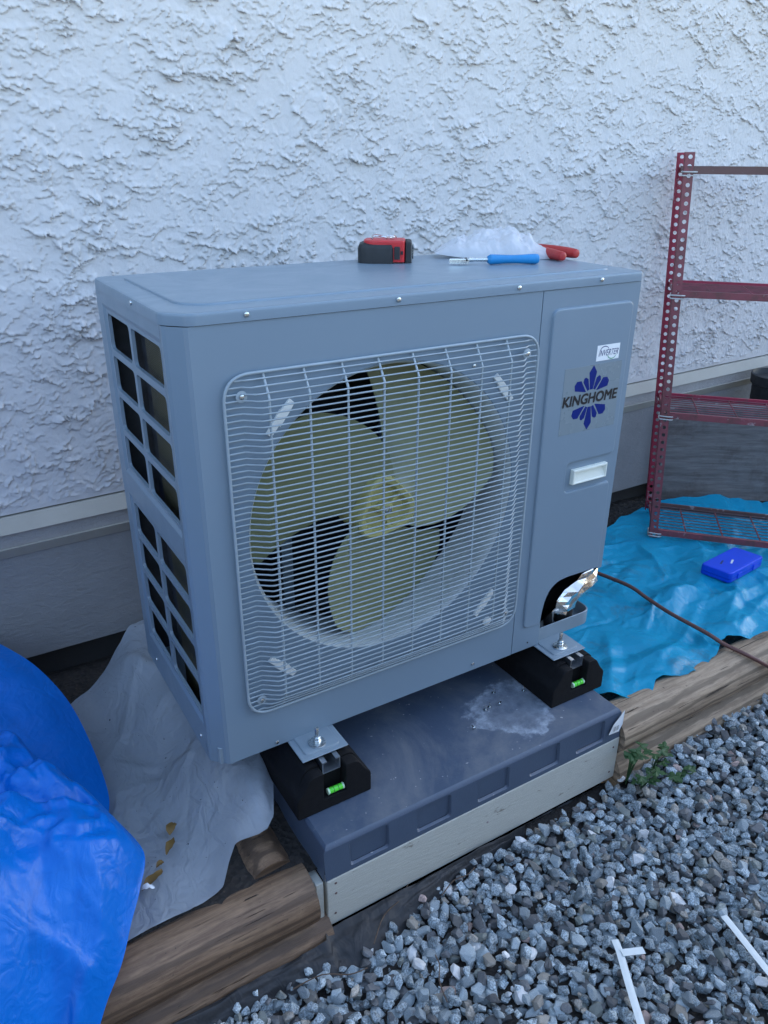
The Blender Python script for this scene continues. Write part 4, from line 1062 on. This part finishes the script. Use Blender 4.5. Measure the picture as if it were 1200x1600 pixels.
# ================================================================== SHELF RACK
def rack():
    F = Vector((1.736, .457, -.152)); lean = Vector((-.006, .093, 1.24)); wv = Vector((.68, -.733, 0)).normalized(); dv = Vector((.71, .70, 0)).normalized(); WD, DP = .72, .25
    t = thing('shelf_rack', (F.x + .33, F.y - .1, -.152), 'worn red metal shelf rack standing on the blue plastic sheet', 'shelf rack')
    up_ = lean.normalized()
    def post(base, sw, sd_):
        u, v = wv * sw, dv * sd_; fl = .026; pitch = .0254; n = 48
        bm = bmesh.new()
        for k in range(n):
            z0 = k * pitch; c = base + up_ * (z0 + pitch / 2)
            ho, ro = [], []
            for q in range(8):
                a = R(22.5 + 45 * q); ho.append(c + u * (fl * .52 + .0062 * math.cos(a)) + up_ * (.0062 * math.sin(a)))
                ca, sa = math.cos(a), math.sin(a); kx = 1 if ca > 0 else 0
                if abs(ca) > abs(sa): ro.append(c + u * (fl if ca > 0 else 0) + up_ * (pitch / 2 * (1 if sa > 0 else -1) * (.42 if True else 1)))
                else: ro.append(c + u * (fl * (.80 if ca > 0 else .2)) + up_ * (pitch / 2 * (1 if sa > 0 else -1)))
            hv = [bm.verts.new(p) for p in ho]; rv = [bm.verts.new(p) for p in ro]
            for q in range(8): l = (q + 1) % 8; bm.faces.new((hv[q], hv[l], rv[l], rv[q]))
            cs = [c + u * (fl * s) + up_ * (pitch / 2 * g) for s, g in ((1, 1), (0, 1), (0, -1), (1, -1))]
            for q, cp in zip((0, 2, 4, 6), cs):
                i = {0: (0, 1), 2: (2, 3), 4: (4, 5), 6: (6, 7)}[q]; bm.faces.new((rv[i[0]], bm.verts.new(cp), rv[i[1]]))
        top = base + up_ * (n * pitch)
        # second flange, with a pressed bead, and thin return lips that give the metal its thickness
        prof = [(0, 0), (.0, .010), (-.003, .013), (.0, .016), (0, fl)]
        for (a0, b0), (a1, b1) in zip(prof[:-1], prof[1:]):
            bm.faces.new([bm.verts.new(p) for p in (base + u * a0 + v * b0, base + u * a1 + v * b1, top + u * a1 + v * b1, top + u * a0 + v * b0)])
        o = v * .0025
        bm.faces.new([bm.verts.new(p) for p in (base + u * fl, base + u * fl + o, top + u * fl + o, top + u * fl)])
        bmesh.ops.remove_doubles(bm, verts=bm.verts, dist=.0002)
        return from_bm('post', bm, M['rack_worn'] if sd_ > 0 and sw > 0 else M['rack_red'], t)
    post(F, 1, 1); post(F + dv * DP, 1, -1); post(F + wv * WD, -1, 1); post(F + wv * WD + dv * DP, -1, -1)
    def bar(name, a, b, h, th, mat, parent):
        a, b = Vector(a), Vector(b); d = (b - a).normalized(); s = d.cross(Vector((0, 0, 1))).normalized() * th / 2; z = Vector((0, 0, h))
        vs = [a - s, a + s, b + s, b - s, a - s + z, a + s + z, b + s + z, b - s + z]
        return mobj(name, vs, [(0, 3, 2, 1), (4, 5, 6, 7), (0, 1, 5, 4), (1, 2, 6, 5), (2, 3, 7, 6), (3, 0, 4, 7)], mat, parent)
    for (z, m1, m2, wires) in ((-.142, 'rack_worn', 'rack_rust', 1), (.272, 'rack_worn', 'rack_red', 1), (.655, 'rack_worn', 'rack_red', 1), (1.005, 'rack_rust', 'rack_rust', 1)):
        k = (z + .152) / lean.z; o = F + lean * k + dv * .004; hh = .020
        s = bar('shelf_front_rail', o + wv * .024, o + wv * (WD - .024), hh, .010, M[m1], t)
        bar('shelf_rear_rail', o + dv * (DP - .01) + wv * .01, o + dv * (DP - .01) + wv * (WD - .01), hh, .008, M[m2], s)
        for e in (.012, WD - .012): bar('shelf_end_rail', o + wv * e + dv * .006, o + wv * e + dv * (DP - .016), hh * .7, .006, M[m1], s)
        for q in range(9):
            f = .022 + q * (DP - .046) / 8; tube('shelf_wire', [o + dv * f + wv * .014 + Vector((0, 0, .013)), o + dv * f + wv * (WD * .5) + Vector((0, 0, .012)), o + dv * f + wv * (WD - .014) + Vector((0, 0, .013))], .0019, M['rack_rust' if z < 0 or z > .9 else 'rack_worn'], s, 5)
        for q in range(1, 6):
            f = q * WD / 6; tube('shelf_cross_wire', [o + dv * .006 + wv * f + Vector((0, 0, .0095)), o + dv * (DP - .016) + wv * f + Vector((0, 0, .0095))], .0028, M['rack_worn'], s, 5)
        # wire tied round the post
        for q in range(2):
            c = o + Vector((0, 0, -.004 + q * .010)); e = .004
            tube('wire_tie', smooth_path([c - wv * e - dv * e, c + wv * .032 - dv * (e + .003), c + wv * .034 + dv * .008, c + wv * .002 + dv * .034, c - wv * e + dv * .026, c - wv * e - dv * e], 4), .0022, M['tie'], t, 6)
rack()
# plank and pot behind the rack
def plank():
    a, b = Vector((2.035, .692, 0)), Vector((2.66, .285, 0)); d = (b - a).normalized(); n = Vector((-d.y, d.x, 0)) * .036
    N = 30; bm = bmesh.new(); rows = []
    for i in range(N + 1):
        p = a + (b - a) * i / N; j = .004 * float(pn(np.array([i * .4]), np.array([.3]), 6)[0]); zb_, zt_ = -.165, .212 + j
        rows.append([bm.verts.new(v) for v in ((p.x, p.y, zb_), (p.x, p.y, zt_ - .004), (p.x + n.x * .12, p.y + n.y * .12, zt_), (p.x + n.x * .9, p.y + n.y * .9, zt_), (p.x + n.x, p.y + n.y, zt_ - .005), (p.x + n.x, p.y + n.y, zb_))])
    for i in range(N):
        for k in range(6): l = (k + 1) % 6; bm.faces.new((rows[i][k], rows[i][l], rows[i + 1][l], rows[i + 1][k]))
    bm.faces.new(rows[0]); bm.faces.new(rows[-1][::-1])
    o = from_bm('weathered_plank', bm, M['plank'], None, False, (2.3, .5, -.165)); tag(o, 'thick grey weathered plank on edge behind the red rack', 'plank')
plank()
pot = lathe('plant_pot', [(.075, 0), (.080, .02), (.100, .42), (.108, .425), (.110, .46), (.104, .462), (.098, .44)], (2.53, .585, -.17), (0, 0, 1), M['blackplastic'], None, 30, (2.53, .585, -.17))
tag(pot, 'dark plastic pot behind the weathered plank', 'pot')

# ================================================================== SHEETS
def blue_sheet():
    xs = np.linspace(.925, 2.75, 300); fx = [.925, .96, 1.0, 1.05, 1.10, 1.13, 1.17, 1.25, 1.34, 1.405, 1.43, 1.47, 1.56, 1.75, 2.1, 2.75]
    fy = [v_ - .010 for v_ in (-.055, -.090, -.130, -.137, -.105, -.110, -.128, -.132, -.110, -.076, -.070, -.108, -.118, -.085, -.05, 0)]
    bx = [.925, 1.3, 1.6, 1.8, 2.0, 2.75]; by = [.50, .60, .57, .64, .66, .20]
    f = np.interp(xs, fx, fy) + .007 * fbm(xs * 17, xs * 0, 3, 3); b = np.interp(xs, bx, by) + .012 * pn(xs * 14, xs * 0, 9)
    V = np.linspace(0, 1, 150)[:, None]; X = np.tile(xs, (150, 1)); Y = f[None] + V * (b - f)[None]
    wx = X + .05 * fbm(X * 5, Y * 5, 2, 12); wy = Y + .05 * fbm(X * 5, Y * 5, 2, 15)
    def ridge(k, sx, sy, rot, p=1.0):
        a = wx * math.cos(rot) - wy * math.sin(rot); c = wx * math.sin(rot) + wy * math.cos(rot); return (1 - np.abs(pn(a * sx, c * sy, k)) * 2.2).clip(0, 1) ** p
    h = creases(X, Y, 40, 3, (.025, .07), (.12, .40), (.004, .026), .5, .9) + creases(X, Y, 120, 4, (.010, .03), (.06, .2), (-.008, .014)) + creases(X, Y, 360, 5, (.005, .014), (.02, .09), (-.003, .005)) + .008 * fbm(X * 3, Y * 3, 2, 50)
    edge = sstep(0, .10, V) ; h = h * (.45 + .55 * edge) + .012 * (1 - sstep(0, .04, V)) * (pn(X * 18, X * 0, 77) > 0.05) * np.abs(pn(X * 18, X * 0, 77)) * 2
    Z = -.163 + h + .035 * sstep(.35, .62, Y) * sstep(1.9, 2.2, X) + .010 * (1 - sstep(-.12, -.04, Y))
    # flat where the case stands
    cse = np.exp(-(((X - 1.76) / .13) ** 2 + ((Y - .15) / .085) ** 2) ** 2); Z = Z * (1 - cse) + (-.139) * cse
    ft = np.exp(-(((X - 1.745) / .05) ** 2 + ((Y - .46) / .05) ** 2)); Z = Z * (1 - ft) + (-.156) * ft
    o = grid_obj('plastic_sheet', X, Y, Z, M['bluesheet'], None, (1.7, .25, -.16)); tag(o, 'light blue crumpled plastic sheet spread under the red rack', 'plastic sheet')
blue_sheet()
def blue_case():
    c = Vector((1.752, .146, -.139)); a = R(6); u = Vector((math.cos(a), math.sin(a), 0)); v = Vector((-math.sin(a), math.cos(a), 0)) + u * -.12
    t = thing('plastic_case', c, 'flat bright blue plastic case lying on the light blue sheet', 'case')
    mp = lambda p, q, d: tuple(c + u * p + v * q + Vector((0, 0, d)))
    oc = rounded([(-.097, -.048), (.097, -.048), (.097, .048), (-.097, .048)], .014, 5)
    gplate('base', oc, .014, .001, mp, M['casebox'], t, .004); gplate('lid', oc, .0155, .036, mp, M['casebox'], t, .006)
    gplate('seam', rounded([(-.094, -.045), (.094, -.045), (.094, .045), (-.094, .045)], .012, 5), .012, .017, mp, M['gap'], t, 0)
    for x in (-.045, .045): gplate('latch', rounded([(x - .012, -.0515), (x + .012, -.0515), (x + .012, -.046), (x - .012, -.046)], .001, 2), .007, .025, mp, M['casebox'], t, .0015)
    gplate('print_bar', [(-.058, .010), (-.030, .018), (-.028, .0135), (-.056, .005)], .0355, .0362, mp, M['ink_blue'], t, 0); gplate('print_bar', [(-.030, -.008), (-.002, .002), (.0, -.003), (-.028, -.013)], .0355, .0362, mp, M['strip'], t, 0)
blue_case()
def clear_sheet():
    nx, ny = 190, 190; xs = np.linspace(-.62, .118, nx)
    f = np.interp(xs, [-.62, -.3, -.224, -.14, -.044, -.02, .002, .03, .063, .085, .118], [-.11, -.125, -.130, -.126, -.122, -.09, -.068, -.072, -.075, -.055, .02]); b = np.interp(xs, [-.62, -.25, -.16, -.08, .02, .118], [.42, .50, .58, .62, .70, .72])
    V = np.linspace(0, 1, ny)[:, None]; X = np.tile(xs, (ny, 1)); Y = f[None] + V * (b - f)[None]
    slope = sstep(-.085, .075, X + .04 * pn(Y * 5, X * 0, 4) + .05 * sstep(.25, .6, Y)); wx = X + .03 * fbm(X * 8, Y * 8, 2, 2)
    rid = lambda k, sx, sy, p: (1 - np.abs(pn(wx * sx, Y * sy + X * 2, k)) * 2.2).clip(0, 1) ** p
    h = creases(X, Y, 24, 13, (.03, .08), (.10, .30), (-.004, .009)) + creases(X, Y, 90, 14, (.010, .028), (.05, .18), (-.004, .0065)) + creases(X, Y, 260, 15, (.004, .010), (.012, .05), (-.0009, .0014)) + .008 * fbm(X * 3, Y * 3, 2, 33) + slope * creases(X, Y, 10, 16, (.02, .05), (.15, .4), (.004, .010), 1.9, .5)
    Z = -.170 + h + .090 * slope
    curl = np.exp(-(V / .05) ** 2) * sstep(.0, .05, X); Z = Z - .026 * curl; Y = Y - .006 * curl
    Z = np.maximum(Z, -.172)
    o = grid_obj('plastic_film', X, Y, Z, M['clear'], None, (-.1, .2, -.17)); tag(o, 'cloudy translucent plastic film on the ground left of the unit', 'plastic film')
clear_sheet()
def tarp():
    t = thing('tarpaulin', (-.4, .1, -.18), 'bright blue woven tarpaulin heaped at the left of the unit', 'tarpaulin')
    # rear flap: from the hem (right) towards a heap out of frame (left)
    n, m = 80, 60; tt = np.linspace(0, 1, m)
    hem = lerp_curve([(-.30, .66, .010), (-.235, .545, -.010), (-.190, .43, -.050), (-.172, .31, -.090), (-.170, .185, -.122), (-.185, .12, -.125)], tt)
    inn = lerp_curve([(-.95, .60, .10), (-.95, .40, .10), (-.95, .20, .08), (-.95, .05, .05)], tt)
    U = np.linspace(0, 1, n)[None, :, None]; P = hem[:, None] * (1 - U) + inn[:, None] * U
    X, Y, Z = P[..., 0], P[..., 1], P[..., 2]; u = U[..., 0] + 0 * X
    Z = Z + .04 * np.sin(np.clip(u * 1.4, 0, 1) * np.pi) + sstep(0, .1, u) * (.010 * fbm(X * 4, Y * 4, 2, 5) + creases(X, Y, 20, 33, (.03, .07), (.1, .3), (-.008, .013)) + creases(X, Y, 120, 34, (.006, .018), (.03, .1), (-.003, .005)))
    grid_obj('rear_flap', X, Y, Z, M['tarp'], t)
    # front fold: rolls over at its rear edge and falls over the timber towards the camera
    m = 170; n = 150; tt = np.linspace(0, 1, m)
    hem = lerp_curve([(-.335, .315, .0), (-.275, .225, -.012), (-.236, .130, -.030), (-.206, .112, -.042), (-.178, .040, -.042), (-.157, -.048, -.052), (-.182, -.105, -.085), (-.208, -.142, -.112), (-.240, -.185, -.145), (-.275, -.215, -.175), (-.31, -.25, -.215), (-.36, -.30, -.27), (-.42, -.36, -.315)], tt)
    inn = lerp_curve([(-1.0, .26, .12), (-1.0, .16, .14), (-1.0, .02, .12), (-1.0, -.14, .06), (-1.0, -.30, -.06), (-1.0, -.46, -.31)], tt)
    us = np.linspace(0, 1, n) ** 1.6; U = us[None, :, None]; P = hem[:, None] * (1 - U) + inn[:, None] * U
    X, Y, Z = P[..., 0], P[..., 1], P[..., 2]; u = us[None] + 0 * X; v = tt[:, None] + 0 * X
    ins = sstep(0, .06, u)
    Z = Z + .050 * np.sin(np.clip(u * 1.6, 0, 1) * np.pi) + .018 * sstep(0, .05, u) * sstep(.75, .45, v)
    # broad folds that fan out from the corner, a deep crease below the first roll, then small crumples
    a = X * 1.0 + Y * .35; fold = (1 - np.abs(pn(a * 9 + .4 * pn(X * 5, Y * 5, 2), (Y - .4 * X) * 2.2, 61)) * 2.2).clip(0, 1) ** 2
    crease = np.exp(-((Y - (.060 - .55 * (X + .30) ** 1 * .25) + .018 * pn(X * 14, X * 0, 3)) / .016) ** 2) * sstep(-.19, -.235, X)
    small = (1 - np.abs(fbm(X * 22, Y * 22, 2, 70)) * 2).clip(0, 1) ** 2
    Z = Z + ins * (.014 * fold - .030 * crease + .012 * fbm(X * 4, Y * 4, 2, 64) + creases(X, Y, 90, 23, (.02, .05), (.08, .30), (-.014, .030), 1.2, .7) + creases(X, Y, 420, 24, (.007, .020), (.03, .12), (-.007, .011)) + creases(X, Y, 700, 25, (.004, .009), (.012, .05), (-.002, .003)))
    # roll the rear edge under
    rl = (1 - sstep(0, .035, u)); Z = Z - .030 * rl ** 2 * sstep(.62, .40, v)
    grid_obj('front_fold', X, Y, Z, M['tarp'], t)
tarp()
def fabric():
    X, T = np.meshgrid(np.linspace(-.30, .62, 110), np.linspace(0, 1, 24))
    wd = np.interp(X[0], [-.3, .0, .10, .16, .30, .42, .62], [.03, .035, .06, .085, .050, .02, .005])[None]
    Y = -.175 - .02 - T * wd - .02 * (X < .12); Z = -.300 - T ** 1.4 * .034 + .007 * fbm(X * 16, T * 3 + X * 4, 3, 9) - .004
    o = grid_obj('weed_fabric', X, Y, Z, M['fabric'], None, (.2, -.22, -.32)); tag(o, 'black landscape fabric edge showing under the cream board', 'fabric')
fabric()

# ================================================================== SMALL THINGS
hose = tube('cable', smooth_path([(1.20, .60, -.11), (1.30, .48, -.120), (1.342, .357, -.124), (1.364, .22, -.118), (1.361, .145, -.122), (1.356, .059, -.124), (1.358, -.02, -.124), (1.362, -.07, -.126), (1.372, -.115, -.136), (1.390, -.163, -.143), (1.418, -.190, -.160), (1.452, -.206, -.184), (1.50, -.225, -.225), (1.58, -.27, -.29), (1.75, -.36, -.315), (2.1, -.45, -.315)], 8), .0058, M['hose'], None, 10, False, (1.36, .1, -.12))
tag(hose, 'thin red brown cable running over the blue sheet and timber', 'cable')
def loose_screw(x, y, stand, label, rz):
    c = Vector((x, y, -.1098)); ax = Vector((0, 0, 1)) if stand else Vector((math.cos(rz), math.sin(rz), .0)); b = c + (Vector((0, 0, 0)) if stand else Vector((0, 0, .0042)))
    t = thing('loose_screw', c, label, 'screw', 'loose screws on the plastic pad')
    if stand: lathe('screw_head', [(.0030, 0), (.0042, .0010), (.0042, .0024)], b, ax, M['zinc'], t, 10); lathe('screw_shank', [(.0018, .0025), (.0018, .011), (.0004, .0135)], b, ax, M['zinc'], t, 8)
    else: lathe('screw_head', [(.0030, 0), (.0042, .0010), (.0042, .0024)], b, ax, M['zinc'], t, 10); lathe('screw_shank', [(.0018, .0025), (.0018, .011), (.0004, .0135)], b, ax, M['zinc'], t, 8)
loose_screw(.687, .017, True, 'small screw on the pad, nearest to the underside of the unit', 0)
loose_screw(.646, -.019, True, 'small upright screw in the middle of the cluster on the pad', 0)
loose_screw(.668, -.026, False, 'small screw lying on its side, rightmost of the cluster on the pad', .5)
loose_screw(.632, -.022, True, 'small upright screw, leftmost of the cluster on the pad', 0)
loose_screw(.753, -.014, True, 'small screw standing against the right black block', 0)
loose_screw(.568, -.063, False, 'single small screw lying nearest the front of the pad', 1.4)
def weed(x, y, z, label, seed, n=9, size=.030, hgt=.05):
    r = random.Random(seed); t = thing('weed', (x, y, z), label, 'weed', 'small weeds at the end of the timbers')
    for k in range(n):
        a = r.uniform(0, 6.28); L = r.uniform(.025, .05); tip = Vector((x + math.cos(a) * L * .7, y - abs(math.sin(a)) * L * .5, z + hgt * r.uniform(.65, 1.1)))
        tube('stem', smooth_path([(x, y, z), ((x + tip.x) / 2, (y + tip.y) / 2, z + (tip.z - z) * .65), tip], 3), .0009, M['leaf'], t, 5)
        vs, fs = [], []; u = Vector((math.cos(a), math.sin(a), r.uniform(-.3, .15))).normalized(); v = u.cross(Vector((0, 0, 1))).normalized(); nn = v.cross(u)
        s = size * r.uniform(.7, 1.2); N = 15; vs.append(tip)
        for q in range(N):    # lobed, toothed leaf
            b = R(-150 + 300 * q / (N - 1)); rad = s * (.55 + .25 * math.cos(5 * b * .6) + (.10 if q % 2 else -.06)); p = tip + u * (rad * math.cos(b) * .9 + s * .25) + v * rad * math.sin(b) + nn * (-.18 * rad * abs(math.sin(b * 1.5)) + r.uniform(-.001, .001)); vs.append(p)
        for q in range(1, N): fs.append((0, q, q + 1))
        mobj('leaf', vs, fs, M['leaf'], t)
weed(.922, -.214, -.32, 'small green weed at the right end of the cream board', 3, 9, .023, .12)
weed(1.000, -.222, -.32, 'small green weed growing below the junction of the pale timbers', 5, 9, .021, .085)
weed(.942, -.246, -.325, 'small green weed between cream board and gravel edge', 8, 11, .022, .065)
weed(1.045, -.268, -.325, 'small green weed growing out of the gravel, farthest from the pad', 11, 9, .024, .03)
def strip(name, path, wd, label, extra=None):
    P = smooth_path(path, 8); vs, fs = [], []
    for i, p in enumerate(P):
        d = (P[min(i + 1, len(P) - 1)] - P[max(i - 1, 0)]).normalized(); s = d.cross(Vector((0, 0, 1))).normalized() * wd / 2; z = Vector((0, 0, .0013))
        vs += [p - s, p + s, p + s + z * .6, p + z, p - s + z * .6]
    for i in range(len(P) - 1):
        for k in range(5): l = (k + 1) % 5; fs.append((i * 5 + k, i * 5 + l, i * 5 + 5 + l, i * 5 + 5 + k))
    fs += [(4, 3, 2, 1, 0), tuple((len(P) - 1) * 5 + k for k in range(5))]
    if extra:
        n0 = len(vs); vs += [Vector(e) for e in extra]; fs += [(n0, n0 + 1, n0 + 2, n0 + 3), (n0 + 4, n0 + 7, n0 + 6, n0 + 5)] + [(n0 + k, n0 + 4 + k, n0 + 4 + (k + 1) % 4, n0 + (k + 1) % 4) for k in range(4)]
    o = mobj(name, vs, fs, M['strip'], None, False, path[0]); tag(o, label, 'plastic strip', 'plastic strips on the gravel')
zs = -.3005
ex_ = [(.574, -.518, zs), (.614, -.536, zs), (.609, -.549, zs), (.569, -.531, zs)]; ex_ = ex_ + [(a, b, c + .0013) for a, b, c in ex_]
strip('plastic_strip', [(.583, -.497, -.304), (.575, -.513, -.3025), (.567, -.527, -.3022), (.535, -.578, -.3022), (.505, -.628, -.3022), (.46, -.70, -.303)], .014, 'white plastic strip bent into a hook on the gravel', ex_)
strip('plastic_strip', [(.805, -.572, -.304), (.797, -.60, -.302), (.783, -.655, -.302), (.772, -.70, -.302), (.762, -.75, -.303)], .014, 'straight white plastic strip lying on the gravel at the far right')
def dead_leaf(x, y, z, L, wd, a, label, mat='deadleaf'):
    u = Vector((math.cos(a), math.sin(a), 0)); v = Vector((-u.y, u.x, 0)); vs, fs = [], []
    for i in range(7):
        t = i / 6; w_ = wd * math.sin(math.pi * (.06 + .88 * t)) * (1 + .25 * rnd.uniform(-1, 1)); c = Vector((x, y, z + .006 * math.sin(t * 3.1))) + u * (t - .5) * L
        vs += [c - v * w_ + Vector((0, 0, .005 * rnd.random())), c, c + v * w_ + Vector((0, 0, .006 * rnd.random()))]
    for i in range(6): fs += [(3 * i, 3 * i + 1, 3 * i + 4, 3 * i + 3), (3 * i + 1, 3 * i + 2, 3 * i + 5, 3 * i + 4)]
    o = mobj('dead_leaf', vs, fs, M[mat], None, True, (x, y, z)); return tag(o, label, 'leaf', 'debris on the clear film')
dead_leaf(-.085, .050, -.150, .030, .010, 1.0, 'brown dead leaf on the film, farthest from the timber')
dead_leaf(-.099, .012, -.153, .040, .007, .9, 'narrow brown dead leaf in the middle of the film')
dead_leaf(-.150, -.046, -.154, .050, .009, .5, 'long yellow brown dead leaf on the film beside a white chip')
dead_leaf(-.128, -.018, -.156, .016, .006, .3, 'tiny brown leaf scrap between two larger leaves on the film')
dead_leaf(-.178, -.012, -.152, .030, .008, 1.3, 'brown dead leaf touching the hem of the blue tarpaulin')
chip = dead_leaf(-.163, -.060, -.153, .024, .006, -.4, 'small white chip on the film beside the long dead leaf', 'sticker'); chip.name = 'white_chip'; chip['category'] = 'chip'
def twig(x, y, z, L, a, label):
    u = Vector((math.cos(a), math.sin(a), 0)); p = Vector((x, y, z)); v = Vector((-u.y, u.x, 0))
    o = tube('twig', smooth_path([p, p + u * L * .4 + v * L * .06 + Vector((0, 0, .004)), p + u * L * .75 - v * L * .03 + Vector((0, 0, .002)), p + u * L], 4), .0012, M['twig'], None, 5, False, (x, y, z)); tag(o, label, 'twig', 'dry twigs on the gravel')
twig(.19, -.262, -.312, .15, .55, 'dry twig beside the black fabric at the corner of the board')
twig(.02, -.262, -.312, .14, -.25, 'thin dry twig along the lower brown timber')
twig(.36, -.245, -.308, .10, .2, 'dry twig just in front of the cream board')
twig(.24, -.43, -.302, .09, 1.2, 'thin dry twig among the stones near the bottom of the picture')
bpy.context.view_layer.update()
